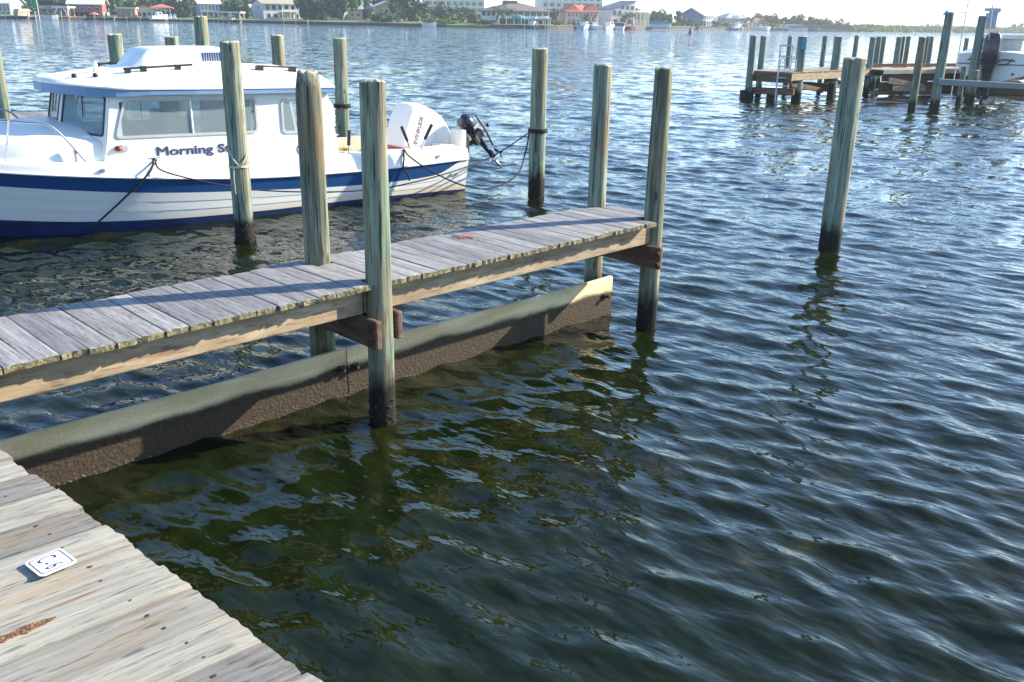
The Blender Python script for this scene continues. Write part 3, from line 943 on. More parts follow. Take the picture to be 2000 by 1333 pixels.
# topsides above the rail, with side decks
mb = MB()
for side in (1, -1):
    rows = []
    for s in ST:
        r_, a, b = yr(s), zr(s), zt(s)
        inn = max(0.0, min(0.93, r_ - 0.16)) if s > 2.3 else 0.86
        rows.append([(s, side * (r_ + 0.004), a), (s, side * (r_ - 0.012), a + (b - a) * 0.6), (s, side * (r_ - 0.03), b - 0.015), (s, side * max(0, r_ - 0.055), b), (s, side * max(0, min(inn, r_ - 0.056)), b + 0.004)])
    n = 5
    mb.add([p for r_ in rows for p in r_], [(i * n + k, i * n + k + 1, (i + 1) * n + k + 1, (i + 1) * n + k) for i in range(len(ST) - 1) for k in range(n - 1)])
# foredeck / inner deck
dk = [s for s in ST if s > 2.3]
rows = []
for s in dk:
    inn = max(0.0, min(0.93, yr(s) - 0.16)); inn = max(0, min(inn, yr(s) - 0.056))
    rows.append([(s, inn * t, zt(s) + 0.004 + 0.03 * (1 - t * t) * inn) for t in (1, 0.5, 0, -0.5, -1)])
mb.add([p for r_ in rows for p in r_], [(i * 5 + k, i * 5 + k + 1, (i + 1) * 5 + k + 1, (i + 1) * 5 + k) for i in range(len(dk) - 1) for k in range(4)])
pr = [(0.0, yr(0), zr(0)), (0.0, yr(0) - 0.03, zt(0)), (0.0, -yr(0) + 0.03, zt(0)), (0.0, -yr(0), zr(0))]
mb.add(pr, [(0, 1, 2, 3)])
mb.build('deck_moulding', M_WHITE, boat, True)
# rub rail
for side in (1, -1):
    mb = MB().tube([(s, side * (yr(s) + 0.008), zr(s)) for s in ST], 0.016, 8)
    mb.build('rub_rail', M_WHITE, boat, True)
# cockpit well
mb = MB()
for side in (1, -1):
    mb.span((0.12, side * 0.86, 0.15), (2.36, side * 0.84, 0.745))
mb.span((0.10, -0.86, 0.15), (0.14, 0.86, 0.66))
mb.span((0.14, -0.84, 0.15), (2.36, 0.84, 0.19))
mb.build('cockpit_liner', M_CREAM, boat, False, 0.006)
mb = MB().span((-0.0, -0.9, 0.655), (0.16, 0.9, 0.705)).span((0.25, 0.4, 0.19), (0.75, 0.80, 0.60)).span((0.25, -0.8, 0.19), (0.75, -0.4, 0.60))
mb.build('transom_cap', M_WHITE, boat, False, 0.02)

# cabin: side walls with window openings, then front panels, aft bulkhead, roof
CY_ = 0.95
def slope(s, z): return z + 0.020 * (s - 4.0)
def wall_panel(name, P, us, vs_, holes, mat, thick=0.035):
    """grid wall: P(u, v) -> point; cells listed in holes are left open"""
    mb = MB()
    nu, nv = len(us), len(vs_)
    pts = [P(u, v) for v in vs_ for u in us]
    fs = []
    for j in range(nv - 1):
        for i in range(nu - 1):
            if (i, j) in holes: continue
            fs.append((j * nu + i, j * nu + i + 1, (j + 1) * nu + i + 1, (j + 1) * nu + i))
    mb.add(pts, fs)
    me = mb.mesh(name, mat)
    o = link(name, me, boat)
    sm = o.modifiers.new('thickness', 'SOLIDIFY'); sm.thickness = thick; sm.offset = 0
    return o
WIN = [(2.88, 3.16, 1.145, 1.575), (3.56, 5.36, 1.175, 1.625)]
us = [2.36, 2.88, 3.16, 3.56, 5.36, 5.52]
for side in (1, -1):
    def P(u, v, side=side):
        tops = 1.0 if v > 1.6 else 0.0
        s = u
        if u == us[0]: s = 2.30 + (v - 0.78) * 0.17
        if u == us[-1]: s = 5.60 - (v - 0.9) * 0.18
        zz = slope(s, v) if v > 0.9 else zt(s) - 0.01
        return (s, side * (CY_ - 0.02 * (v - 0.8)), zz)
    wall_panel('cabin_side', P, us, [0.78, 1.16, 1.60, 1.70], {(1, 1), (3, 1)}, M_WHITE)
    for (a, b_, c_, d_) in WIN:
        # window part: outer ring frame, glass and mullion as its pieces
        if a > 3: lean = 0.10
        else: lean = 0.0
        yy = lambda z: side * (CY_ - 0.02 * (z - 0.8))
        def shape(w, h, r_, off):
            cx_, cz_ = (a + b_) / 2, (c_ + d_) / 2
            out = []
            for (px_, pz_) in rrect(w, h, r_, 5):
                t = (pz_ / h + 0.5)
                sft = -lean * (t - 0.5) * max(0, px_ / w + 0.5) * 1.6
                out.append((cx_ + px_ + sft, cz_ + pz_))
            return out
        conv = lambda p, z: (p[0], yy(p[1]) + side * z, slope(p[0], p[1]))
        w_, h_ = b_ - a, d_ - c_
        win = ring_flat('window', shape(w_ + 0.042, h_ + 0.042, 0.066, 0), shape(w_ - 0.02, h_ - 0.02, 0.055, 0), 0.008, 0.032, M_ALU, boat, conv)
        g = shape(w_ - 0.016, h_ - 0.016, 0.055, 0)
        if a > 3:
            half = [p for p in g if p[0] > 4.46] + [(4.46, c_ + 0.008), (4.46, d_ - 0.008)]
            def hull_sort(ps):
                cx_ = sum(p[0] for p in ps) / len(ps); cz_ = sum(p[1] for p in ps) / len(ps)
                return sorted(ps, key=lambda p: math.atan2(p[1] - cz_, p[0] - cx_))
            for ps in (hull_sort(half), hull_sort([p for p in g if p[0] < 4.46] + [(4.46, c_ + 0.008), (4.46, d_ - 0.008)])):
                n = len(ps)
                vs = [conv(p, 0.012) for p in ps] + [conv(p, 0.018) for p in ps]
                MB().add(vs, [tuple(range(n)), tuple(range(2 * n - 1, n - 1, -1))] + [(i, (i + 1) % n, n + (i + 1) % n, n + i) for i in range(n)]).build('pane', M_GLASS, win)
            mu = MB()
            mu.tube([conv((4.46, c_), 0.022), conv((4.46, d_), 0.022)], 0.014, 6)
            mu.build('mullion', M_SIGNW, win)
        else:
            n = len(g)
            vs = [conv(p, 0.012) for p in g] + [conv(p, 0.018) for p in g]
            MB().add(vs, [tuple(range(n)), tuple(range(2 * n - 1, n - 1, -1))] + [(i, (i + 1) % n, n + (i + 1) % n, n + i) for i in range(n)]).build('pane', M_GLASS, win)
# front panels: (base a, base b, top a, top b)
def front(pa, pb, ta, tb, nm):
    pa, pb, ta, tb = map(Vector, (pa, pb, ta, tb))
    def P(u, v): return pa.lerp(pb, u).lerp(ta.lerp(tb, u), v)
    uu, vv = [0, 0.07, 0.93, 1], [0, 0.36, 0.93, 1]
    wall_panel('cabin_front', P, uu, vv, {(1, 1)}, M_WHITE, 0.03)
    nrm = (pb - pa).cross(ta - pa).normalized()
    if nrm.x < 0: nrm = -nrm
    L = (pb - pa).length; Hh = (ta - pa).length
    w_, h_ = 0.86 * L, 0.57 * Hh
    def conv(p, z):
        return P(0.5 + p[0] / L, 0.645 + p[1] / Hh) + nrm * z
    win = ring_flat('windscreen', rrect(w_ + 0.03, h_ + 0.03, 0.05), rrect(w_ - 0.02, h_ - 0.02, 0.04), 0.006, 0.024, M_BLACK, boat, conv)
    g = rrect(w_ - 0.015, h_ - 0.015, 0.04)
    n = len(g)
    MB().add([conv(p, 0.010) for p in g] + [conv(p, 0.015) for p in g], [tuple(range(n)), tuple(range(2 * n - 1, n - 1, -1))] + [(i, (i + 1) % n, n + (i + 1) % n, n + i) for i in range(n)]).build('pane', M_GLASS, win)
    wp = MB().tube([conv((0.05 * L, h_ / 2), 0.03), conv((-0.02 * L, -0.1 * h_), 0.03)], 0.008, 5)
    wp.build('wiper', M_BLACK, win)
front((5.60, 0.95, 0.92), (5.99, 0.24, 0.98), (5.45, 0.93, 1.74), (5.80, 0.24, 1.79), 'port')
front((5.99, 0.24, 0.98), (5.99, -0.24, 0.98), (5.80, 0.24, 1.79), (5.80, -0.24, 1.79), 'centre')
front((5.99, -0.24, 0.98), (5.60, -0.95, 0.92), (5.80, -0.24, 1.79), (5.45, -0.93, 1.74), 'starboard')
# aft bulkhead with a door opening
def P(u, v):
    s = 2.30 + (v - 0.78) * 0.17
    return (s, (CY_ - 0.02 * (v - 0.8)) * u, v)
wall_panel('aft_bulkhead', P, [-1, -0.30, 0.30, 1], [0.2, 0.78, 1.60, 1.70], {(1, 0), (1, 1)}, M_WHITE)
# life ring half seen on the aft bulkhead
mb = MB().tube([(2.33, 0.62 + 0.24 * math.cos(a), 1.28 + 0.24 * math.sin(a)) for a in [k * math.pi / 12 for k in range(25)]], 0.045, 8)
mb.build('life_ring', M_SIGNW, boat, True)
# cabin interior
MB().span((2.5, -0.9, 0.30), (5.6, 0.9, 0.34)).build('cabin_sole', M_SEAT, boat)
for (a, b_) in (((4.3, 0.35, 0.34), (4.8, 0.8, 0.95)), ((3.0, -0.85, 0.34), (3.9, -0.3, 0.9)), ((4.3, -0.8, 0.34), (4.8, -0.35, 0.95))):
    mb = MB().span(a, b_).span((a[0] - 0.02, a[1], b_[2]), (a[0] + 0.10, b_[1], b_[2] + 0.42))
    mb.build('helm_seat', M_SEAT, boat, False, 0.03)
MB().span((5.1, -0.85, 0.34), (5.5, 0.85, 1.12)).build('dashboard', M_SEAT, boat, False, 0.03)
MB().prism([(3.98, 1.20), (4.22, 1.20), (4.20, 1.56), (3.98, 1.56)], 'y', -0.90, -0.87).build('curtain', M_CURTAIN, boat)
MB().prism([(3.60, 1.20), (3.72, 1.20), (3.72, 1.60), (3.60, 1.60)], 'y', 0.84, 0.87).build('curtain', M_CURTAIN, boat)
# roof with visor
def roof_half(s): return hermite([(2.3, 1.045), (5.30, 1.045), (5.5, 0.99), (5.70, 0.88), (5.86, 0.68), (5.98, 0.42), (6.04, 0.2)])(s)
def roof_edge(s): return 1.655 + 0.022 * (s - 2.5) + max(0, s - 5.3) * 0.06
def roof_crown(s): return hermite([(2.36, 0.17), (2.7, 0.235), (3.6, 0.265), (4.8, 0.25), (5.3, 0.18), (5.7, 0.10), (6.04, 0.05)])(s)
RS = [2.36, 2.5, 2.8, 3.2, 3.8, 4.4, 5.0, 5.25, 5.4, 5.5, 5.6, 5.7, 5.78, 5.86, 5.93, 5.99, 6.04]
def roof_sec(s, h0, h1, ins, full):
    w = roof_half(s)
    e = roof_edge(s)
    out = []
    for k in range(-8, 9):
        t = k / 8
        out.append((s, (w - ins) * t, e + h1 + roof_crown(s) * (1 - abs(t) ** 2.6)))
    for k in range(8, -9, -1):
        t = k / 8
        out.append((s, (w - ins) * t, e + h0))
    return out
MB().loft([roof_sec(s, 0.065, 0.085, 0.0, True) for s in RS]).build('roof', M_WHITE, boat, True)
MB().loft([[(s, roof_half(s) * t - (0.012 if t > 0 else -0.012), roof_edge(s) + dz) for (t, dz) in ((1, -0.045 * max(0, min(1, (s - 5.0) / 0.6))), (1, 0.064), (-1, 0.064), (-1, -0.045 * max(0, min(1, (s - 5.0) / 0.6))))] for s in RS]).build('roof_trim', M_ROOFBLUE, boat)  # trim deepens at the visor, its blue painting the shaded front edge
def roof_z(s, y): return roof_edge(s) + 0.085 + roof_crown(s) * (1 - abs(y / roof_half(s)) ** 2.6)
# roof rails and fittings
for side in (1, -1):
    yb = 0.62 * side
    mb = MB().tube([(5.15, yb, roof_z(5.15, yb) + 0.055), (4.25, yb, roof_z(4.25, yb) + 0.055)], 0.016, 6)
    for s_ in (5.1, 4.9, 4.45): mb.box((s_, yb, roof_z(s_, yb) + 0.025), (0.07, 0.05, 0.07))
    mb.build('roof_rail', M_BLACK, boat)
    mb = MB().tube([(3.35, yb, roof_z(3.35, yb) + 0.055), (2.75, yb, roof_z(2.75, yb) + 0.055)], 0.014, 6)
    for s_ in (3.3, 2.8): mb.box((s_, yb, roof_z(s_, yb) + 0.025), (0.10, 0.06, 0.07))
    mb.build('roof_rail', M_BLACK, boat)
for s_, y_ in ((5.72, 0.50), (5.50, 0.62)):
    MB().ell((s_, y_, roof_z(s_, y_) + 0.02), (0.035, 0.03, 0.03)).build('roof_clip', M_BLACK, boat, 'all')
MB().tube([(5.4, 0.3, roof_z(5.4, 0.3)), (5.4, 0.3, roof_z(5.4, 0.3) + 0.05)], 0.03, 10).ell((5.4, 0.3, roof_z(5.4, 0.3) + 0.07), (0.035, 0.035, 0.05)).build('masthead_light', M_WHITE, boat, True)
# rooftop air conditioner
ac = None
rings = []
for (s_, w, zb_, zt_) in ((4.98, 0.26, 1.98, 2.00), (4.90, 0.33, 1.97, 2.06), (4.74, 0.36, 1.96, 2.225), (4.60, 0.365, 1.96, 2.25), (4.2, 0.37, 1.96, 2.255), (3.75, 0.37, 1.95, 2.25), (3.62, 0.36, 1.95, 2.23), (3.50, 0.33, 1.95, 2.06), (3.46, 0.28, 1.95, 2.00)):
    ring = []
    hz = zt_ - zb_
    r_ = min(0.028, hz * 0.45)
    for (y_, z_) in ((-w - 0.02, zb_), (-w, zt_ - r_), (-w + r_ * 0.3, zt_ - r_ * 0.3), (-w + r_, zt_), (0, zt_ + 0.012), (w - r_, zt_), (w - r_ * 0.3, zt_ - r_ * 0.3), (w, zt_ - r_), (w + 0.02, zb_)):
        ring.append((s_, y_, z_))
    rings.append(ring)
ac = MB().loft(rings).build('air_conditioner', M_WHITE, boat, True)
for k in range(13):
    s_ = 4.00 - k * 0.034
    MB().span((s_ - 0.007, 0.364, 2.07), (s_ + 0.007, 0.386, 2.19)).build('louvre', M_TEXT, ac)
for k in range(7):
    s_ = 3.99 - k * 0.06
    MB().span((s_ - 0.018, 0.370, 1.995), (s_ + 0.018, 0.390, 2.03)).build('vent_slot', M_ALU, ac)
# trunk cabin on the foredeck
rings = []
for (s_, w, zc, ze) in ((5.62, 0.90, 1.38, 1.16), (5.95, 0.90, 1.40, 1.19), (6.25, 0.87, 1.40, 1.21), (6.7, 0.76, 1.34, 1.22), (7.1, 0.60, 1.30, 1.22), (7.35, 0.46, 1.26, 1.21), (7.45, 0.36, 1.12, 1.10)):
    z0 = zt(s_) - 0.01
    rings.append([(s_, w + 0.02, z0), (s_, w, ze - 0.04), (s_, w - 0.03, ze), (s_, w * 0.6, ze + (zc - ze) * 0.65), (s_, 0, zc), (s_, -w * 0.6, ze + (zc - ze) * 0.65), (s_, -w + 0.03, ze), (s_, -w, ze - 0.04), (s_, -w - 0.02, z0)])
MB().loft(rings).build('trunk_cabin', M_WHITE, boat, True)
# bow rail
for side in (1, -1):
    mb = MB().tube(smoothpath([(5.86, side * 1.03, 0.94), (6.05, side * 1.02, 1.22), (6.22, side * 0.99, 1.40), (6.5, side * 0.93, 1.45), (7.1, side * 0.72, 1.52), (7.7, side * 0.42, 1.60), (8.2, side * 0.06, 1.65)], 6), 0.014, 8)
    for s_, y_, t_ in ((6.62, 0.90, 1.47), (7.4, 0.58, 1.56)):
        mb.tube([(s_ + 0.10, side * y_ * 0.99, zt(s_)), (s_, side * y_, t_)], 0.012, 6)
    mb.build('bow_rail', M_STEEL, boat, True)
MB().span((5.93, 0.955, 0.93), (5.97, 0.985, 1.15)).build('step_post', M_ALU, boat, False, 0.008)
MB().ell((5.96, 1.0, 1.06), (0.03, 0.03, 0.03)).build('rail_clamp', M_STEEL, boat, 'all')
# running light, cleats, fittings
MB().ell((5.44, 0.98, 1.065), (0.048, 0.035, 0.038)).build('port_light', plain('dark_red_lens', (0.22, 0.02, 0.03), 0.4), boat, 'all')
MB().box((5.36, 0.965, 1.065), (0.09, 0.05, 0.08)).build('light_base', M_ALU, boat, False, 0.01)
def cleat(s_, y_, z_, sz=1.0):
    mb = MB().tube([(s_ - 0.09 * sz, y_, z_ + 0.045 * sz), (s_ + 0.09 * sz, y_, z_ + 0.045 * sz)], 0.012 * sz, 6)
    mb.tube([(s_ - 0.03 * sz, y_, z_), (s_ - 0.03 * sz, y_, z_ + 0.045 * sz)], 0.011 * sz, 6).tube([(s_ + 0.03 * sz, y_, z_), (s_ + 0.03 * sz, y_, z_ + 0.045 * sz)], 0.011 * sz, 6)
    return mb.build('cleat', M_STEEL, boat, True)
cleat(5.05, 1.10, zt(5.05)); cleat(1.24, 1.08, zt(1.24)); cleat(1.24, -1.08, zt(1.24))
for s_, z_ in ((1.98, 0.405), (1.86, 0.405), (0.33, 0.30), (0.22, 0.295), (5.7, 0.83), (0.62, 0.62)):
    y_ = hull_y(s_, z_)
    MB().tube([(s_, y_ - 0.01, z_), (s_, y_ + 0.014, z_)], 0.026, 10).tube([(s_, y_ + 0.0145, z_), (s_, y_ + 0.018, z_)], 0.014, 8).build('hull_fitting', M_STEEL, boat)
# name and emblem
Mport = Matrix(((-1, 0, 0, 0), (0, 0, 1, 0), (0, 1, 0, 0), (0, 0, 0, 1)))
Mname = Matrix.Translation((4.975, CY_ + 0.0205, 0.938)) @ Mport @ Matrix.Rotation(R(-1.2), 4, 'Z')
text('boat_name', 'Morning Star', M_TEXT, boat, Mname, 0.160, 0.002, 0.0045, 1.42)
mb = MB()
mb.tube([(2.90 + 0.075 * math.cos(a), CY_ + 0.020, 0.87 + 0.075 * math.sin(a)) for a in [k * math.pi / 12 for k in range(25)]], 0.008, 6)
em = mb.build('emblem', M_TEXT, boat, True)
text('emblem_letter', 'C', M_TEXT, em, Matrix.Translation((2.945, CY_ + 0.0205, 0.83)) @ Mport, 0.12, 0.002, 0.003)
# rod holders and cockpit gear
for s_, tilt in ((1.06, -0.12), (0.86, 0.16), (2.16, 0.02)):
    mb = MB().tube([(s_, 1.0, 0.72), (s_ - tilt * 0.5, 1.0, 0.90)], 0.014, 6)
    mb2 = MB().tube([(s_ - tilt * 0.45, 1.0, 0.88), (s_ - tilt * 1.3, 1.0, 1.10)], 0.026, 8)
    o = mb.build('rod_holder', M_STEEL, boat, True)
    mb2.build('grip', M_BLACK, o, True)
MB().span((2.10, 0.85, 0.80), (2.24, 0.98, 0.84)).build('tackle_tray', plain('ochre_plastic', (0.4, 0.28, 0.08), 0.6), boat, False, 0.006)
# main outboard: white cowl tilted over the transom
ob = empty('outboard_motor', (0, 0, 0)); ob.parent = boat
prof = [(0.70, 0.62), (0.665, 0.82), (0.615, 1.04), (0.56, 1.22), (0.50, 1.335), (0.42, 1.36), (0.28, 1.335), (0.08, 1.25), (-0.12, 1.12), (-0.28, 0.90), (-0.38, 0.70), (-0.30, 0.56), (0.1, 0.56), (0.5, 0.58)]
pc = (0.22, 0.92)
rings = []
for y_, k_ in ((-0.29, 0.50), (-0.285, 0.72), (-0.26, 0.88), (-0.20, 0.97), (-0.1, 1.0), (0.1, 1.0), (0.20, 0.97), (0.26, 0.88), (0.285, 0.72), (0.29, 0.50)):
    rings.append([(0.70 + (a - 0.70) * (1 - (1 - k_) * 0.55), y_, 0.94 + (b_ - 0.94) * k_) for a, b_ in prof])
MB().loft(rings).build('cowl', M_WHITE, ob, True)
MB().prism([(0.45, 0.60), (0.72, 0.62), (0.72, 0.66), (0.45, 0.645)], 'y', -0.285, 0.285).build('cowl_band', M_RED, ob, False, 0.01)
MB().span((-0.30, -0.17, 0.30), (-0.02, 0.17, 0.60)).span((-0.06, -0.2, 0.15), (0.0, 0.2, 0.72)).build('bracket', M_WHITE, ob, False, 0.02)
Mob = Matrix.Translation((0.46, 0.2905, 0.70)) @ Mport @ Matrix.Rotation(R(72), 4, 'Z')
text('cowl_lettering', 'EVINRUDE', plain('grey_lettering', (0.20, 0.16, 0.19), 0.5), ob, Mob, 0.100, 0.0015, 0.003, 0.98)
for k in range(3):
    MB().box((0.14 - 0.03 * k, 0.284, 0.74), (0.008, 0.012, 0.26), 0, Matrix.Rotation(R(-18), 3, 'Y')).build('cowl_stripe', M_ALU, ob)
# spare outboard on its bracket, tilted up
kk = empty('spare_motor', (0, 0, 0)); kk.parent = boat
Rk = Matrix.Rotation(R(38), 3, 'Y')
KY = 0.45
MB().ell((-0.48, KY, 0.99), (0.13, 0.12, 0.20), 0, Rk, 16, 11).box((-0.42, KY, 1.01), (0.15, 0.19, 0.18), 0, Rk).build('motor_cover', M_MOTOR, kk, 'all')
MB().box((-0.66, KY, 0.81), (0.18, 0.17, 0.16), 0, Rk).box((-0.60, KY + 0.06, 0.72), (0.10, 0.08, 0.16), 0, Rk).build('powerhead', M_BLACK, kk, False, 0.02)
MB().tube([(-0.66, KY, 0.80), (-0.88, KY, 0.56), (-1.08, KY, 0.36)], [0.06, 0.045, 0.035], 8).build('drive_leg', M_MOTOR, kk, True)
MB().box((-0.98, KY, 0.47), (0.05, 0.12, 0.16), 0, Matrix.Rotation(R(38), 3, 'Y')).build('cavitation_plate', M_MOTOR, kk, False, 0.01)
MB().ell((-1.07, KY, 0.40), (0.14, 0.04, 0.04), 0, Matrix.Rotation(R(38), 3, 'Y')).prism([(-1.06, 0.38), (-1.14, 0.32), (-1.24, 0.20), (-1.20, 0.20), (-1.04, 0.34)], 'y', KY - 0.008, KY + 0.008).build('gearcase', M_STEEL, kk, 'all')
mb = MB()
for k in range(3):
    a = 2 * math.pi * k / 3 + 0.4
    c_ = Vector((-1.17, KY, 0.47)); u_ = Rk @ Vector((0, math.cos(a), math.sin(a)))
    mb.box(c_ + u_ * 0.06, (0.02, 0.05, 0.11), 0, Rk @ Matrix.Rotation(a - math.pi / 2, 3, 'X') @ Matrix.Rotation(R(25), 3, 'Z'))
mb.build('propeller', M_BLACK, kk, False, 0.005)
MB().tube([(-0.58, KY + 0.09, 1.14), (-0.80, KY + 0.10, 0.86), (-0.96, KY + 0.08, 0.62)], 0.018, 6).ell((-0.82, KY + 0.1, 0.97), (0.035, 0.035, 0.035)).build('tiller', M_BLACK, kk, True)
MB().box((-0.56, KY + 0.125, 0.97), (0.12, 0.006, 0.05), 0, Rk).build('cover_label', M_ALU, kk)
MB().span((-0.32, KY - 0.16, 0.55), (-0.22, KY + 0.16, 0.92)).tube([(0.0, KY - 0.1, 0.5), (-0.3, KY - 0.1, 0.70)], 0.022, 6).tube([(0.0, KY + 0.1, 0.5), (-0.3, KY + 0.1, 0.70)], 0.022, 6).build('motor_bracket', M_WHITE, kk, False, 0.02)
MB().span((-0.45, KY - 0.08, 0.52), (-0.30, KY + 0.08, 0.80)).tube([(-0.4, KY, 0.62), (-0.6, KY, 0.70)], 0.04, 8).build('clamp', M_RUST, kk, False, 0.01)

# ------------------------------------------------------------------ mooring lines
def line(pts, r, label, mat=M_ROPE, name='mooring_line', group=None):
    o = MB().tube(pts, r, 7).build(name, mat, None, True)
    return tag(o, label, 'rope', group)
GL = 'mooring lines of the cabin boat'
dpil = onz(1047, 382); dp = Vector((dpil.x, dpil.y, 0))
todir = (bl(1, 1, 0) - dp).normalized()
dk_ = dp + Vector((todir.x * 0.13, todir.y * 0.13, 1.02))
c1 = bl(5.05, 1.10, zt(5.05) + 0.05); c2 = bl(1.24, 1.08, zt(1.24) + 0.05)
def over(s, y, z): return bl(s, y, z)
line(smoothpath([c1, over(4.96, 1.24, 0.76), over(4.0, 1.30, 0.47), over(3.0, 1.31, 0.32), over(2.0, 1.29, 0.245), over(1.2, 1.27, 0.28), over(0.4, 1.24, 0.38), over(-0.5, 1.1, 0.53), dk_ + Vector((0, 0, -0.02))], 8), 0.010, 'long dark spring line from the fore cleat past the hull to the banded piling', group=GL)
line(smoothpath([c2, over(1.20, 1.2, 0.66), over(0.85, 1.27, 0.42), over(0.3, 1.34, 0.16), over(-0.25, 1.36, 0.06), over(-0.9, 1.25, 0.20), over(-1.3, 1.0, 0.52), dk_ + Vector((0.0, 0, 0.0))], 8), 0.013, 'dark stern line sagging to the water between boat and banded piling', group=GL)
def on_side(px, py, y):
    d = ray(px, py)
    return Vector((0, 0, CAM_H)) + d * ((B_O + _p * y - Vector((0, 0, CAM_H))).dot(_p) / d.dot(_p))
line(smoothpath([c1, on_side(291, 338, 1.25), on_side(240, 390, 1.12), on_side(182, 443, 0.94), onz(172, 449, 0.0), onz(166, 454, 0.0) + Vector((0, 0, -0.2))], 8), 0.013, 'dark line running from the fore cleat down into the water by the bow', group=GL)
line(smoothpath([c2, bl(1.30, 1.18, 0.66), bl(1.32, 1.19, 0.50), bl(1.24, 1.2, 0.38), bl(1.22, 1.2, 0.30)], 6), 0.014, 'short knotted rope tail hanging from the stern cleat', group=GL)
def band(x, y, z, r, mat, label, rr=0.018, turns=3, tail=True):
    pts = []
    for k in range(turns * 18 + 1):
        a = 2 * math.pi * k / 18
        pts.append((x + (r + rr * 0.8) * math.cos(a), y + (r + rr * 0.8) * math.sin(a), z + (k / (turns * 18) - 0.5) * rr * 2.6))
    mb = MB().tube(pts, rr, 6)
    if tail:
        a = R(-100)
        mb.tube(smoothpath([(x + (r + .02) * math.cos(a), y + (r + .02) * math.sin(a), z), (x + (r + .045) * math.cos(a), y + (r + .045) * math.sin(a), z - .12), (x + (r + .03) * math.cos(a), y + (r + .03) * math.sin(a), z - .32)], 5), rr * 0.8, 6)
    return tag(mb.build('rope_wrap', mat, None, True), label, 'rope', 'ropes tied round pilings')
band(dp.x, dp.y, 1.03, 0.126, M_ROPE, 'black rope tied round the piling off the stern')
jp = aty(663, 76, 17.5); jz = aty(667, 207, 17.5).z
band(jp.x, jp.y, jz, 0.122, M_ROPE, 'black rope tied round the piling behind the cockpit', 0.020, 3, False)
jk = Vector((jp.x, jp.y - 0.13, jz))
line(sag(jk, bl(1.24, -1.08, zt(1.24) + 0.05), 0.10), 0.011, 'thin line from the stern to the piling behind the cockpit', group=GL)
cp = onz(479, 470)
band(cp.x, cp.y, 0.93, 0.118, M_ROPEP, 'pale thin rope looped round the scuffed piling by the boat', 0.008, 2, True)
mb = MB().tube(smoothpath([(cp.x - 0.10, cp.y - 0.08, 1.16), (cp.x - 0.02, cp.y - 0.132, 1.02), (cp.x + 0.05, cp.y - 0.130, 0.95), (cp.x + 0.09, cp.y - 0.105, 1.0), (cp.x + 0.122, cp.y - 0.02, 1.12)], 6), 0.008, 6)
tag(mb.build('rope_loop', M_ROPEP, None, True), 'pale rope end slung diagonally on the scuffed piling', 'rope', 'ropes tied round pilings')

# ------------------------------------------------------------------ the other pier, at the right
G_R = 'pilings of the pier across the water'
def far_pile(bx, by, tx, ty, w, label, seed, mat=None):
    p = onz(bx, by); t = aty(tx, ty, p.y)
    d = (w * p.y * 1.02 / FPX) / 2
    piling(p.x, p.y, t.z, d, d * 0.95, mat or M_PILE_FAR, label, G_R, seed, 'plain', 14)
def far_pile_y(tx, ty, Y, w, label, seed, mat=None):
    t = aty(tx, ty, Y)
    d = (w * Y / FPX) / 2
    piling(t.x, t.y, t.z, d, d * 0.95, mat or M_PILE_FAR, label, G_R, seed, 'plain', 14)
far_pile(1460, 194, 1472, 70, 13, 'first piling at the far left corner of the distant pier', 61)
far_pile_y(1492, 71, 37.3, 12, 'second piling from the left behind the end of the distant pier', 62)
far_pile_y(1544, 71, 38.6, 9, 'thin piling just left of the numbered piling by the ladder', 63)
far_pile(1554, 197, 1566, 72, 18, 'thick piling with small teal number plate beside the swim ladder', 64)
far_pile_y(1612, 71, 40.2, 9, 'thin back piling in the gap left of the third thick piling', 65)
far_pile(1623, 191, 1632, 72, 16, 'thick piling midway along the near edge of the distant pier', 66)
far_pile_y(1674, 70, 42.0, 9, 'back piling partly behind the lone mooring piling', 67)
far_pile(1690, 186, 1699, 73, 11, 'slim piling right beside the top of the lone mooring piling', 68)
far_pile_y(1717, 72, 43.5, 11, 'left of two touching pilings beyond the pier corner', 69)
far_pile_y(1727, 72, 44.5, 9, 'right of two touching pilings beyond the pier corner', 70)
far_pile_y(1757, 73, 40.8, 11, 'dark piling standing at the inner pier corner', 71)
far_pile_y(1766, 72, 45.5, 6, 'thin brown piling squeezed between two behind the pier corner', 72, M_PILE_GREY)
far_pile_y(1775, 72, 46.0, 9, 'rear piling right of the thin brown one', 73)
far_pile(1780, 217, 1800, 73, 14, 'grey piling standing in the water left of the boat lift post', 74, M_PILE_GREY)
far_pile_y(1812, 72, 47.0, 7, 'brownish rear piling behind the grey water piling', 75, M_PILE_GREY)
far_pile_y(1820, 72, 47.5, 9, 'greener rear piling just left of the tall lift post', 76)
far_pile_y(1852, 72, 47.8, 8, 'rear piling peeking out right of the tall lift post', 77)
far_pile_y(1889, 75, 44.0, 8, 'rear piling behind the left corner of the lifted boat', 78)
far_pile(1871, 204, 1886, 130, 10, 'short brown piling under the lift beam', 79, M_PILE_GREY)
far_pile(1896, 201, 1906, 138, 11, 'short piling directly below the lifted boat transom', 80, M_PILE_GREY)
np4 = onz(1554, 197)
tnp = aty(1566, 86, np4.y)
tag(MB().box((0, 0, 0), (0.17, 0.02, 0.36)).build('number_plate', plain('teal_plate', (0.05, 0.32, 0.42), 0.5), None, False, 0, (tnp.x + 0.03, np4.y - 0.19, tnp.z)), 'small teal plate nailed to the thick piling by the ladder', 'sign')

rp = empty('distant_pier', onz(1460, 194) + Vector((0.10, 0.25, 0)), R(43), 'weathered pier with sunlit edge boards across the water at right', 'pier')
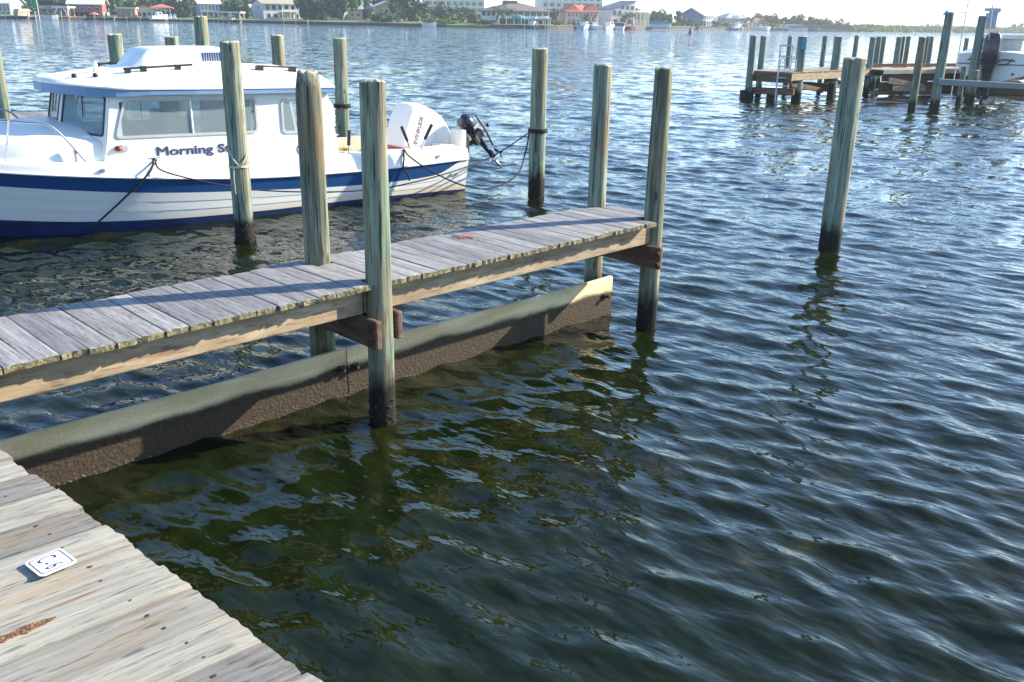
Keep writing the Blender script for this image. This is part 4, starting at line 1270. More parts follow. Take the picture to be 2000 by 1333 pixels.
# local: +x along the pier, -y towards its near side; width 1.75
x = 0.0; k = 0
while x < 6.9:
    W = random.uniform(0.14, 0.16)
    link('plank', plank_mesh(1.78, W - 0.008, 0.04, 900 + k, M_FARDECK, 0.012, 4), rp, False, 0, (x + W / 2, -1.72, 1.01), (0, 0, R(-90)))
    x += W; k += 1
beam('stringer', (0.0, -1.69, 0.86), (7.0, -1.69, 0.86), 0.24, 0.05, M_BEAM, rp)
beam('stringer', (0.0, -0.05, 0.86), (7.0, -0.05, 0.86), 0.24, 0.05, M_BEAM, rp)
beam('end_beam', (-0.06, 0.05, 0.82), (-0.06, -1.75, 0.82), 0.34, 0.05, M_CAP, rp)
beam('cap_beam', (0.02, 0.12, 0.30), (0.02, -1.85, 0.36), 0.24, 0.10, M_CAP, rp)
beam('cap_beam', (2.6, 0.1, 0.42), (2.6, -1.85, 0.42), 0.30, 0.10, M_CAP, rp)
beam('brace', (0.2, -1.6, 0.62), (2.5, -1.6, 0.30), 0.18, 0.05, M_CAP, rp)
beam('brace', (2.7, -1.5, 0.66), (5.0, -1.5, 0.30), 0.3, 0.05, M_CAP, rp)
for fa, fb, fr_, fz in ((2.6, -1.9, 0.12, 0.62), (0.0, 0.1, 0.26, 0.3), (0.3, -0.8, 0.2, 0.3)):
    MB().tube([(fa, fb, -0.4), (fa, fb, fz)], fr_, 12).build('footing', plain('mussel_crust', (0.02, 0.018, 0.016), 0.95, 0, 0.5, 30, 0.8), rp, True)

wk = empty('distant_walkway', onz(1745, 140, 1.03) + Vector((0.1, 1.3, 0)), R(25), 'long sunlit walkway running right behind the boat lift', 'pier')
wk.location.z = 0
x = 0.0; k = 0
while x < 13:
    W = random.uniform(0.15, 0.17)
    link('plank', plank_mesh(1.5, W - 0.008, 0.04, 1100 + k % 12, M_FARDECK, 0.012, 3), wk, False, 0, (x + W / 2, 0, 1.01), (0, 0, R(-90)))
    x += W; k += 1
beam('edge_board', (0, -0.03, 0.95), (13, -0.03, 0.95), 0.17, 0.05, plain('pale_edge', (0.62, 0.55, 0.44), 0.8, 0, 0.2, 3), wk)  # edge board in a paler tone than the deck
beam('stringer', (0, 0.02, 0.72), (13, 0.02, 0.72), 0.30, 0.05, M_CAP, wk)
beam('back_rail', (0, 1.46, 1.12), (13, 1.46, 1.12), 0.14, 0.08, M_CAP, wk)
beam('skirt_board', (0, 0.10, 0.30), (3.4, 0.10, 0.30), 0.5, 0.05, M_CAP, wk)
beam('brace', (0.3, -0.05, 0.62), (2.2, -0.06, 0.36), 0.22, 0.05, M_BEAM, wk)
beam('brace', (0.5, -0.12, 0.30), (2.3, -0.12, 0.28), 0.20, 0.05, M_BEAM, wk)
wb = empty('distant_wave_board', onz(1745, 176), R(-20), 'long dark wave board at the waterline under the lifted boat', 'board')
beam('board', (0, 0, 0.02), (9, 0, 0.02), 0.66, 0.08, plain('wet_black_board', (0.035, 0.028, 0.022), 0.7, 0, 0.4, 9), wb)
beam('board_cap', (0, -0.02, 0.37), (9, -0.02, 0.37), 0.05, 0.12, M_FARDECK, wb)
q = onz(1975, 171, 0.35)
tag(MB().prism([(-0.7, 0), (0.75, 0), (0.3, 0.22), (-0.35, 0.26)], 'y', -0.05, 0.05).build('plank_offcut', M_BEAM, None, False, 0, (q.x, q.y + 0.1, 0.405)), 'warm brown timber offcut resting on the distant wave board', 'timber')

# swim ladder on the end of the pier
ld = empty('swim_ladder', aty(1513, 198, onz(1513, 196).y - 0.75), 0, 'aluminium swim ladder with curved grab handles on the distant pier end', 'ladder')
tl, tr = aty(1525, 88, ld.location.y + 0.25), aty(1549, 89, ld.location.y + 0.25)
bl_, br_ = aty(1514, 198, ld.location.y), aty(1536, 198, ld.location.y)
L0 = Vector(ld.location)
for a, b_ in ((tl, bl_), (tr, br_)):
    MB().tube([b_ - L0 + Vector((0, 0, -0.5)), a - L0], 0.026, 8).build('rail', M_ALU, ld, True)
for t in (0.0, 0.27, 0.42, 0.62, 0.80, 0.995):
    a = (bl_ - L0).lerp(tl - L0, t); b_ = (br_ - L0).lerp(tr - L0, t)
    MB().tube([a, b_], 0.024, 6).box((a + b_) / 2 + Vector((0, 0, 0.0)), ((b_ - a).length, 0.07, 0.03)).build('rung', M_ALU, ld)
for pt in (1528, 1550):
    a = aty(pt, 128, L0.y + 0.5) - L0
    MB().tube(smoothpath([a + Vector((-0.09, 0, -0.2)), a + Vector((-0.09, 0, 0.12)), a + Vector((0, 0, 0.26)), a + Vector((0.09, 0, 0.12)), a + Vector((0.09, 0, -0.2))], 5), 0.025, 6).build('grab_handle', M_SIGNW, ld, True)

# boat lift with tall posts
lift = empty('boat_lift', onz(1824, 214), 0, 'tall post boat lift with white pipe between its two posts', 'boat lift')
L0 = Vector(lift.location)
ptop = aty(1845, 25, L0.y)
link('post', pile_mesh(ptop.z, 0.165, 0.14, [M_PILE_FAR, M_END], 91, 'plain', 16), lift, True)
p2 = aty(1920, 32, 36.6)
link('post', pile_mesh(p2.z, 0.165, 0.15, [M_PILE_FAR, M_END], 92, 'plain', 16), lift, True, 0, (p2.x - L0.x, p2.y - L0.y, 0))
a = aty(1850, 22, L0.y) - L0; b_ = aty(1930, 25, 36.6) - L0
MB().tube([aty(1843, 29, L0.y) - L0, a, b_], 0.04, 8).build('pipe', M_ALU, lift, True)
a = aty(1829, 160, L0.y - 0.25) - L0; b_ = aty(2050, 172, 34.2) - L0
beam('lift_beam', a, b_, 0.20, 0.16, plain('blue_grey_steel', (0.10, 0.15, 0.19), 0.6, 0.2), lift, 0.01)
m = aty(1936, 36, 36.9) - L0
MB().box(m + Vector((0, 0, -0.06)), (0.30, 0.35, 0.62)).box(m + Vector((0, 0, 0.28)), (0.42, 0.45, 0.16)).build('winch_box', plain('grey_winch', (0.42, 0.46, 0.54), 0.5), lift, False, 0.015)
for (ax_, ay_, bx_, by_, Y, lab) in ((1893, -6, 1864, 150, 34.4, 'tall thin pale pole leaning in front of the lifted boat'), (1941, -6, 1932, 70, 36.2, 'thin whip aerial rising behind the boat lift winch')):
    a = aty(ax_, ay_, Y); b_ = aty(bx_, by_, Y)
    b0 = b_ + (b_ - a) * (0.35 if Y < 35 else 0.1)
    tag(MB().tube([b0, a, a + (a - b_) * 0.2], 0.022, 6).build('pole', M_ALU, None, True), lab, 'pole', 'thin poles by the boat lift')

# lifted boat, stern towards us
lb = empty('lifted_boat', Vector((18.15, 36.7, 0)), R(58), 'white open motor boat hoisted on the lift with dark outboard', 'boat')
# local +x forward, y to port; transom at x = 0
secs = []
for (xx, hw, zk_, zc_, zg_) in ((0, 1.30, 0.62, 0.98, 1.72), (1.5, 1.34, 0.60, 0.98, 1.78), (3.2, 1.15, 0.64, 1.08, 1.92), (4.1, 0.85, 0.80, 1.3, 2.08), (4.8, 0.40, 1.12, 1.65, 2.22), (5.2, 0.05, 1.7, 1.95, 2.28)):
    secs.append([(xx, hw * 0.97, zg_), (xx, hw, zc_ + (zg_ - zc_) * 0.55), (xx, hw * 0.86, zc_), (xx, 0, zk_), (xx, -hw * 0.86, zc_), (xx, -hw, zc_ + (zg_ - zc_) * 0.55), (xx, -hw * 0.97, zg_)])
MB().loft(secs, 0, False, False).add([secs[0][k] for k in range(7)], [tuple(range(7))]).build('hull', M_WHITE, lb, True)
mb = MB()
dk2 = [[(s_[0][0], s_[0][1] * t, s_[0][2] + 0.10 * (1 - t * t)) for t in (1, 0.5, 0, -0.5, -1)] for s_ in secs]
mb.add([p for r_ in dk2 for p in r_], [(i * 5 + k, i * 5 + k + 1, (i + 1) * 5 + k + 1, (i + 1) * 5 + k) for i in range(5) for k in range(4)])
mb.add(dk2[0] , [tuple(range(5))])
mb.build('deck', M_WHITE, lb, True)
MB().tube([(-0.02, 1.29, 1.36), (-0.02, -1.29, 1.36)], 0.022, 6).tube([(s_[1][0], -s_[1][1] - 0.01, s_[1][2]) for s_ in secs], 0.022, 6).build('rub_strake', plain('grey_blue_vinyl', (0.12, 0.17, 0.24), 0.5), lb, True)
MB().span((1.2, -0.75, 1.8), (3.2, 0.75, 2.28)).prism([(1.0, 2.26), (3.6, 2.26), (3.3, 2.42), (1.3, 2.42)], 'y', -0.85, 0.85).build('console_cover', plain('grey_canvas', (0.42, 0.44, 0.44), 0.85), lb, False, 0.05)
mo = empty('outboard_motor', (0.05, 0.12, -0.38)); mo.parent = lb; mo.scale = (1.28, 1.32, 1.28)
MB().loft([[(x_ - 0.36, y_, z_) for x_, y_ in ((-0.24 * k_, -0.20 * k_), (-0.30 * k_, 0), (-0.24 * k_, 0.20 * k_), (0.25 * k_, 0.21 * k_), (0.28 * k_, 0), (0.25 * k_, -0.21 * k_))] for z_, k_ in ((1.32, 0.75), (1.42, 1.0), (1.8, 1.05), (2.05, 0.98), (2.2, 0.8), (2.25, 0.5))]).build('cowl', M_MOTOR, mo, True)
MB().loft([[(x_ - 0.36, y_, z_) for x_, y_ in ((-0.2 * k_, -0.13 * k_), (-0.2 * k_, 0.13 * k_), (0.2 * k_, 0.13 * k_), (0.2 * k_, -0.13 * k_))] for z_, k_ in ((1.36, 1.3), (1.1, 1.0), (0.7, 0.8), (0.45, 0.6))]).build('drive_leg', M_MOTOR, mo, False, 0.02)
MB().ell((-0.42, 0, 0.38), (0.30, 0.06, 0.06)).box((-0.42, 0, 0.24), (0.2, 0.02, 0.22)).box((-0.46, 0, 0.55), (0.45, 0.22, 0.02)).build('gearcase', M_MOTOR, mo, False)
mb = MB()
for k in range(3):
    a = 2.09 * k + 0.5
    mb.box((-0.72, 0.12 * math.cos(a), 0.38 + 0.12 * math.sin(a)), (0.03, 0.16, 0.10), 0, Matrix.Rotation(a, 3, 'X') @ Matrix.Rotation(0.4, 3, 'Y'))
mb.build('propeller', M_MOTOR, mo)
for side in (1, -1):
    MB().tube(smoothpath([(-0.30, side * 0.16, 1.42), (-0.15, side * 0.35, 1.50), (-0.03, side * 0.62, 1.46)], 5), 0.02, 6).tube(smoothpath([(-0.30, side * 0.16, 1.38), (-0.2, side * 0.4, 1.36), (-0.03, side * 0.55, 1.52)], 5), 0.016, 6).build('hose', M_BLACK, mo, True)
MB().tube([(-0.03, -0.7, 1.02), (0.0, -0.7, 1.02)], 0.05, 10).build('drain_fitting', M_BLACK, lb)
MB().box((-0.03, 0.85, 1.62), (0.02, 0.10, 0.05)).build('stern_fitting', M_ALU, lb)

# ------------------------------------------------------------------ the neighbouring pier beyond the bow
nb_ = empty('neighbour_pier', Vector((-8.05, 15.2, 0)), R(44), 'grey plank pier glimpsed beyond the bow at the left edge', 'pier')
x = -3.5; k = 0
while x < 0.9:
    link('plank', plank_mesh(1.3, 0.138, 0.036, 1300 + k, M_PIER, 0.01, 4), nb_, False, 0, (x, -0.1, 1.012), (0, 0, R(-90)))
    x += 0.146; k += 1
beam('stringer', (-3.6, -0.05, 0.88), (0.9, -0.05, 0.88), 0.2, 0.05, M_BEAM, nb_)
beam('stringer', (-3.6, 1.15, 0.88), (0.9, 1.15, 0.88), 0.2, 0.05, M_BEAM, nb_)
for xx in (-3.2, 0.6):
    link('support_post', pile_mesh(0.97, 0.1, 0.1, [M_PILE_GREEN, M_END], 95, 'plain', 14), nb_, True, 0, (xx, 0.55, 0))

# ------------------------------------------------------------------ water markers
q = onz(1348, 67)
by = empty('channel_buoy', q, 0, 'small dark red nun buoy floating far off below the gabled house', 'buoy')
MB().loft([[(r_ * math.cos(k * 0.524), r_ * math.sin(k * 0.524), z_) for k in range(12)] for z_, r_ in ((-0.3, 0.45), (0.35, 0.45), (0.9, 0.28), (1.5, 0.12), (1.55, 0.02))]).build('float', plain('buoy_red', (0.16, 0.03, 0.03), 0.5), by, True)
MB().tube([(0, 0, 1.5), (0, 0, 1.9)], 0.05, 6).build('staff', M_BLACK, by)
q = onz(77, 42)
mk = empty('channel_marker', q, 0, 'green square daymark on a tall post off the left shore', 'sign')
tz = aty(73, 5, q.y).z; bz = aty(73, 15, q.y).z
MB().tube([(0.1, 0, -1), (-0.15, 0, 7.5)], 0.16, 8).build('post', plain('pale_post', (0.55, 0.52, 0.45), 0.8), mk, True)
MB().box((-0.55, -0.2, (tz + bz) / 2), (1.25, 0.08, 1.45)).build('daymark', plain('daymark_green', (0.03, 0.30, 0.10), 0.5), mk)
MB().tube([(-0.9, 0.1, -1), (-0.9, 0.1, 2.4)], 0.13, 8).build('side_post', plain('pale_post', (0.55, 0.52, 0.45), 0.8), mk, True)

# ------------------------------------------------------------------ far shore: vegetation
def leaf_mat(name, a, b_, c_):
    m = bpy.data.materials.new(name)
    nt, bs = nodes(m)
    bs.inputs['Roughness'].default_value = 0.7
    bs.inputs['Specular IOR Level'].default_value = 0.2
    geo = nt.nodes.new('ShaderNodeNewGeometry')
    n = N(nt, 'ShaderNodeTexNoise', Detail=3.0, Scale=0.55)
    nt.links.new(geo.outputs['Position'], n.inputs['Vector'])
    f = math_n(nt, 'ADD', math_n(nt, 'MULTIPLY', n.outputs[0], 0.7), math_n(nt, 'MULTIPLY', geo.outputs['Random Per Island'], 0.3))
    r = ramp(nt, [(0.3, a), (0.5, b_), (0.7, c_)], f)
    nt.links.new(r.outputs[0], bs.inputs['Base Color'])
    return m
M_LEAF = [leaf_mat('oak_leaves', (0.030, 0.070, 0.022), (0.065, 0.120, 0.034), (0.11, 0.17, 0.05)),
          leaf_mat('dark_leaves', (0.018, 0.055, 0.024), (0.040, 0.095, 0.036), (0.08, 0.14, 0.045)),
          leaf_mat('bright_leaves', (0.08, 0.13, 0.02), (0.15, 0.21, 0.03), (0.22, 0.27, 0.055)),
          leaf_mat('dusty_leaves', (0.055, 0.085, 0.03), (0.10, 0.13, 0.05), (0.15, 0.17, 0.07))]
M_BARK = plain('bark', (0.12, 0.09, 0.065), 0.9, 0, 0.3, 3)
def crown_mesh(kind, seed, n):
    r_ = random.Random(seed)
    mb = MB()
    blobs = []
    if kind == 'broad':
        for i in range(12): blobs.append((Vector((r_.uniform(-.6, .6), r_.uniform(-.6, .6), r_.uniform(.14, .82))), r_.uniform(.24, .42)))
    elif kind == 'pine':
        for i in range(9): blobs.append((Vector((r_.uniform(-.35, .35), r_.uniform(-.35, .35), r_.uniform(.45, .97))), r_.uniform(.14, .3)))
    else:
        for i in range(9): blobs.append((Vector((r_.uniform(-.75, .75), r_.uniform(-.6, .6), r_.uniform(.1, .6))), r_.uniform(.25, .42)))
    for i in range(n):
        c, rad = r_.choice(blobs)
        d = Vector((r_.gauss(0, 1), r_.gauss(0, 1), r_.gauss(0, 1))).normalized()
        p = c + Vector((d.x, d.y, d.z * 0.75)) * rad * r_.uniform(0.6, 1.08)
        if p.z < 0.02: p.z = r_.uniform(0.02, 0.2)
        s_ = r_.uniform(0.05, 0.11)
        u_ = Vector((r_.gauss(0, 1), r_.gauss(0, 1), r_.gauss(0, 1))).normalized()
        w_ = d.cross(u_)
        if w_.length < .1: continue
        w_.normalize(); u2 = (d + u_ * 0.7).cross(w_).normalized()
        mb.add([p - w_ * s_ - u2 * s_ * .5, p + u2 * s_ * -.9, p + w_ * s_ - u2 * s_ * .4, p + w_ * s_ * .6 + u2 * s_ * .8, p - w_ * s_ * .7 + u2 * s_ * .7], [(0, 1, 2, 3, 4)])
    return mb
CROWNS = {}
for kd, cnt in (('broad', 620), ('pine', 420), ('shrub', 380)):
    CROWNS[kd] = [[crown_mesh(kd, 10 * i + len(kd), cnt).mesh('crown', M_LEAF[j]) for j in range(4)] for i in range(3)]
def trunk_mesh(kind, seed):
    r_ = random.Random(seed)
    mb = MB()
    mb.tube([(0, 0, -0.05), (r_.uniform(-.03, .03), 0, 0.2), (r_.uniform(-.06, .06), 0, 0.5), (r_.uniform(-.06, .06), 0, .8)], [0.05, 0.04, 0.03, 0.012], 7)
    for i in range(5):
        a = r_.uniform(0, 6.28); z = r_.uniform(.2, .5)
        mb.tube([(0, 0, z), (.2 * math.cos(a), .2 * math.sin(a), z + .15), (.42 * math.cos(a), .42 * math.sin(a), z + .3)], [0.025, 0.018, 0.008], 5)
    return mb.mesh('trunk', M_BARK)
TRUNKS = {kd: [trunk_mesh(kd, i) for i in range(3)] for kd in ('broad', 'pine', 'shrub')}
def place_px(px, setback, py=45):
    Y = 290.0
    for _ in range(5):
        X = aty(px, py, Y).x
        Y = shore_y(X) + setback
    return Vector((aty(px, py, Y).x, Y, 1.0 + max(0, min(1, (setback - 14) / 46)) * 0.6 if X < 115 else 0.4))
TREE_G = 'trees and shrubs along the far shore'
ti = 0
def tree(px, wpx, ytop, setback, kind, tone, label, name=None):
    global ti
    p = place_px(px, setback)
    Hh = max(1.0, aty(px, ytop, p.y).z - p.z)
    W = wpx * p.y / FPX
    e = empty(name or {'broad': 'broadleaf_tree', 'pine': 'pine_tree', 'shrub': 'shrub'}[kind], p - Vector((0, 0, 0.05)), random.uniform(0, 6.28), label, 'shrub' if kind == 'shrub' else 'tree', TREE_G)
    e.scale = (W / 2 * (1.25 if kind != 'pine' else 2.0), W / 2 * (1.25 if kind != 'pine' else 2.0), Hh)
    c = link('crown', CROWNS[kind][ti % 3][tone], e)
    t = link('trunk', TRUNKS[kind][ti % 3], e)
    ti += 1
def palm_mesh(seed):
    r_ = random.Random(seed)
    mb = MB()
    for i in range(26):
        a = r_.uniform(0, 6.28); el = r_.uniform(-0.5, 1.2); L = r_.uniform(1.5, 2.1)
        d = Vector((math.cos(a), math.sin(a), 0)); sd = Vector((-math.sin(a), math.cos(a), 0))
        pts = []
        p = Vector((0, 0, 0)); ang = el
        for k in range(5):
            pts.append(p.copy())
            p = p + (d * math.cos(ang) + Vector((0, 0, math.sin(ang)))) * (L / 4)
            ang -= 0.42
        for k in range(4):
            for sg_ in (1, -1):
                for h_ in (0.0, 0.5):
                    q = pts[k].lerp(pts[k + 1], h_); q2 = pts[k].lerp(pts[k + 1], h_ + 0.35)
                    w_ = 0.42 * (1 - k / 5)
                    mb.add([q, q2, q2.lerp(q, .3) + sd * sg_ * w_ + d * 0.15 + Vector((0, 0, -0.16))], [(0, 1, 2)])
    return mb
PALMS = [[palm_mesh(i).mesh('fronds', M_LEAF[j]) for j in (0, 3)] for i in range(3)]
def palm(px, ytop, setback, label, tone=0, sc=1.0):
    global ti
    p = place_px(px, setback)
    Hh = aty(px, ytop, p.y).z - p.z - 1.0 * sc
    e = empty('palm_tree', p - Vector((0, 0, .05)), 0, label, 'palm tree', TREE_G)
    lean = random.uniform(-0.6, 0.6)
    MB().tube([(0, 0, 0), (lean * .3, 0, Hh * .5), (lean, 0, Hh)], [0.22, 0.16, 0.14], 7).build('trunk', M_BARK, e, True)
    f = link('fronds', PALMS[ti % 3][tone], e, False, 0, (lean, 0, Hh), (0, 0, random.uniform(0, 6)))
    f.scale = (sc, sc, sc)
    ti += 1

# ------------------------------------------------------------------ far shore: houses
def hz(px, py, Y): return aty(px, py, Y).z
M_FW = plain('far_white_paint', (0.72, 0.71, 0.69), 0.6, 0, 0.04, 1)
def cm(name, col, r=0.8): return plain(name, col, r, 0, 0.08, 0.5)
class House: pass
WM = {}
def win_mesh(w, h, kind):
    key = (round(w, 2), round(h, 2), kind)
    if key not in WM:
        if kind == 'frame':
            b_ = 0.10
            mb = MB().span((-w / 2 - b_, -0.05, -b_), (-w / 2, 0.05, h + b_)).span((w / 2, -0.05, -b_), (w / 2 + b_, 0.05, h + b_)).span((-w / 2, -0.05, h), (w / 2, 0.05, h + b_)).span((-w / 2, -0.07, -b_), (w / 2, 0.05, 0))
            WM[key] = mb.mesh('window', M_FW)
        else:
            WM[key] = MB().span((-w / 2, -0.015, 0), (w / 2, 0.03, h)).mesh('pane', M_FARGLASS)
    return WM[key]
def windows(H, face, n, u0, u1, z0, z1, fill=0.6):
    L = H.w if face == 'front' else H.d
    cell = (u1 - u0) * L / n
    w = cell * fill
    for i in range(n):
        c = u0 * L + cell * (i + 0.5)
        if face == 'front': loc, rz = (c, -0.02, H.z(z0)), 0
        else: loc, rz = (-0.02, L - c, H.z(z0)), R(-90)
        h = H.z(z1) - H.z(z0)
        f = link('window', win_mesh(w, h, 'frame'), H.e, False, 0, loc, (0, 0, rz))
        link('pane', win_mesh(w, h, 'pane'), f)
def house(label, xl, xc, xr, y_eave, y_ridge, setback, yaw, roof, wm, rm, over=0.6, cat='house', name='house', ridge_f=0.25, base=None, group='houses on the far shore'):
    H = House()
    p = place_px(xc, setback)
    mpp = p.y / FPX
    a = R(yaw)
    H.w = (xr - xc) * mpp / math.cos(a)
    H.d = max(5.0, (xc - xl) * mpp / math.sin(a)) if yaw > 3 else 9.0
    H.e = empty(name, p, a, label, cat, group)
    H.ze = hz(xc, y_eave, p.y) - p.z
    H.zr = hz(xc, y_ridge, p.y) - p.z
    H.z = lambda f: f * H.ze
    z0 = base if base is not None else -0.3
    MB().span((0, 0, z0), (H.w, H.d, H.ze)).build('wall', wm, H.e)
    w, d, ze, zr, o = H.w, H.d, H.ze + 0.02, H.zr, over
    mb = MB()
    T = 0.22
    if roof == 'hip':
        k = min(d / 2, w / 2 * 0.9)
        ra, rb = k, w - k
        vs = [(-o, -o, ze), (w + o, -o, ze), (w + o, d + o, ze), (-o, d + o, ze), (ra, d / 2, zr), (rb, d / 2, zr)]
        mb.add(vs, [(0, 1, 5, 4), (1, 2, 5), (2, 3, 4, 5), (3, 0, 4)])
        mb.span((-o, -o, ze - T), (w + o, d + o, ze - 0.002))
    elif roof == 'gable_x':
        mb.prism([(-o, ze - 0.02), (d / 2, zr), (d + o, ze - 0.02), (d + o, ze - T), (d / 2, zr - T - 0.1), (-o, ze - T)], 'x', -o, w + o)
        MB().prism([(0.02, ze - 0.25), (d - 0.02, ze - 0.25), (d / 2, zr - T - 0.12)], 'x', 0.02, w - 0.02).build('gable', wm, H.e)
    elif roof == 'gable_y':
        mb.prism([(-o, ze - 0.02), (w / 2, zr), (w + o, ze - 0.02), (w + o, ze - T), (w / 2, zr - T - 0.1), (-o, ze - T)], 'y', -o, d + o)
        MB().prism([(0.02, ze - 0.25), (w - 0.02, ze - 0.25), (w / 2, zr - T - 0.12)], 'y', 0.02, d - 0.02).build('gable', wm, H.e)
    elif roof == 'shed':
        mb.prism([(-o, ze - 0.02), (w + o, zr), (w + o, zr - T), (-o, ze - T)], 'y', -o, d + o)
        MB().prism([(0.02, ze - 0.3), (w - 0.02, ze - 0.3), (w - 0.02, zr - T - 0.06), (w - 0.02, zr - T - 0.05)], 'y', 0.02, d - 0.02).build('gable', wm, H.e)
    elif roof == 'flat':
        mb.span((-o, -o, ze), (w + o, d + o, ze + 0.35))
    H.roof = mb.build('roof', rm, H.e)
    return H
def posts(H, xs, y, z0, z1, r, mat, nm='post'):
    for x_ in xs: MB().span((x_ - r, y - r, z0), (x_ + r, y + r, z1)).build(nm, mat, H.e)
BL = cm('blue_grey_siding', (0.28, 0.34, 0.42)); TAN = cm('tan_shingle', (0.36, 0.31, 0.25)); REDW = cm('rust_red_siding', (0.30, 0.10, 0.075))
BR = cm('brown_shingle', (0.15, 0.12, 0.11)); LAV = cm('pale_lavender_wall', (0.58, 0.56, 0.60)); PINK = cm('pink_stucco', (0.60, 0.42, 0.38))
TILE = cm('red_orange_tile', (0.52, 0.16, 0.09)); SLATE = cm('dark_blue_roof', (0.07, 0.10, 0.17)); CRM = cm('cream_stucco', (0.62, 0.55, 0.40))
GRN = cm('grey_green_roof', (0.30, 0.35, 0.35)); SHADE = cm('opening_shade', (0.03, 0.03, 0.035)); GREY = cm('weathered_grey', (0.32, 0.30, 0.29)); CONC = cm('pale_condo', (0.66, 0.68, 0.72))  # the near-black opening colour paints shade under raised floors and roofs
TEAL = cm('teal_canvas', (0.02, 0.25, 0.24)); WOODD = cm('dock_wood', (0.27, 0.21, 0.16))

H = house('blue grey house with white eave cut by the left picture edge', -30, -30, 21, 6, -14, 22, 0, 'gable_x', BL, M_FW)
windows(H, 'front', 5, 0.35, 1.0, 0.30, 0.72, 0.5); windows(H, 'front', 4, 0.35, 1.0, 0.02, 0.24, 0.5)
H = house('grey decked house behind the open boathouse', 80, 80, 122, 13, 4, 26, 0, 'flat', GREY, GREY, 0.2)
windows(H, 'front', 3, 0.05, 0.95, 0.25, 0.75, 0.6)
MB().span((-0.4, -2.0, H.ze * 0.72), (H.w, 0, H.ze * 0.78)).build('deck', GREY, H.e)
for k in range(13): MB().span((k * H.w / 12 - 0.06, -2.0, H.ze * 0.78), (k * H.w / 12 + 0.06, -1.9, H.ze * 1.05)).build('baluster', GREY, H.e)
MB().span((-0.3, -2.0, H.ze * 1.05), (H.w, -1.88, H.ze * 1.09)).build('rail', GREY, H.e)
posts(H, [0.1 * H.w, 0.5 * H.w, 0.9 * H.w], -1.9, 0, H.ze * 0.72, 0.12, GREY)
H = house('rust red house with white metal roof', 138, 140, 196, 8, -8, 20, 8, 'gable_x', REDW, M_FW, 0.9)
windows(H, 'front', 4, 0.04, 0.96, 0.42, 0.72, 0.62)
MB().span((0.2, -2.2, H.ze * 0.36), (H.w, 0, H.ze * 0.40)).build('balcony', REDW, H.e)
for k in range(3): MB().span((0.2, -2.25, H.ze * (0.43 + 0.045 * k)), (H.w, -2.15, H.ze * (0.45 + 0.045 * k))).build('balcony_rail', REDW, H.e)
MB().span((0.6, -0.08, 0), (H.w - 0.6, 0.0, H.ze * 0.32)).build('undercroft_shade', SHADE, H.e)  # dark slab painted as the shade of the open ground floor
posts(H, [0.4, H.w * 0.33, H.w * 0.66, H.w - 0.3], -2.1, 0, H.ze * 0.36, 0.14, REDW)
H = house('tan brick garden pavilion left of the red roofed house', 228, 231, 262, 17, 14, 12, 10, 'flat', cm('tan_brick', (0.36, 0.25, 0.19)), M_FW, 0.4)
posts(H, [0.2 * H.w, 0.5 * H.w, 0.8 * H.w], -0.4, 0, H.ze, 0.12, TAN)
H = house('cream house with red tiled roof and tall dark windows', 250, 262, 300, 20, 10, 14, 25, 'gable_y', CRM, TILE, 0.6)
windows(H, 'front', 4, 0.15, 0.98, 0.08, 0.72, 0.72)
H = house('red tiled boathouse wing on white posts', 296, 300, 330, 15, 8, 10, 15, 'hip', SHADE, TILE, 0.8, base=3.0)  # near-black wall block stands in for the shade under this roof
posts(H, [k * H.w / 4 for k in range(5)], -0.5, -1.0, H.ze, 0.10, M_FW, 'column')
MB().prism([(-4.2, H.ze * 0.78), (0.5, H.ze * 1.0), (5.0, H.ze * 0.72), (5.0, H.ze * 0.66), (0.5, H.ze * 0.93), (-4.2, H.ze * 0.71)], 'y', -1.6, -1.4).build('gable_trim', M_FW, H.e)
H = house('blue grey house with white window trims behind the tallest piling', 372, 393, 424, 7, -3, 24, 28, 'gable_x', BL, M_FW, 0.9)
windows(H, 'front', 5, 0.04, 0.96, 0.56, 0.90, 0.55); windows(H, 'front', 4, 0.04, 0.96, 0.06, 0.36, 0.6)
MB().span((-0.5, -2.6, H.ze * 0.43), (H.w + 2, 0, H.ze * 0.47)).build('porch_roof', M_FW, H.e)
posts(H, [0, H.w * .3, H.w * .6, H.w * .9], -2.4, 0, H.ze * .43, .1, M_FW)
H = house('large pale two storey house with balcony and shaded gable end', 481, 516, 579, 7, -4, 22, 34, 'gable_x', LAV, TAN, 0.9)
windows(H, 'front', 6, 0.03, 0.98, 0.60, 0.90, 0.55); windows(H, 'front', 3, 0.05, 0.55, 0.08, 0.36, 0.5); windows(H, 'front', 2, 0.62, 0.95, 0.05, 0.36, 0.5); windows(H, 'side', 2, 0.25, 0.75, 0.62, 0.82, 0.3)
MB().span((H.w * .42, -1.8, H.ze * .47), (H.w * .86, 0, H.ze * .50)).build('balcony', M_FW, H.e)
MB().span((H.w * .42, -1.82, H.ze * .50), (H.w * .86, -1.72, H.ze * .63)).build('balcony_rail', M_FW, H.e)
posts(H, [H.w * .43, H.w * .64, H.w * .85], -1.7, 0, H.ze * .47, .12, M_FW)
posts(H, [H.w * .43, H.w * .64, H.w * .85], -1.7, H.ze * .5, H.ze, .09, M_FW)
H = house('peach house half hidden behind pine trunks', 678, 682, 706, 18, 8, 34, 15, 'gable_x', cm('peach_stucco', (0.60, 0.42, 0.30)), TAN, 0.5)
windows(H, 'front', 2, 0.1, 0.9, 0.35, 0.62, 0.5)
H = house('white gabled house tucked behind dark bushes', 728, 736, 772, 12, 2, 40, 20, 'gable_y', cm('warm_stucco', (0.52, 0.44, 0.38)), M_FW, 0.6)
windows(H, 'front', 3, 0.1, 0.9, 0.45, 0.75, 0.5)
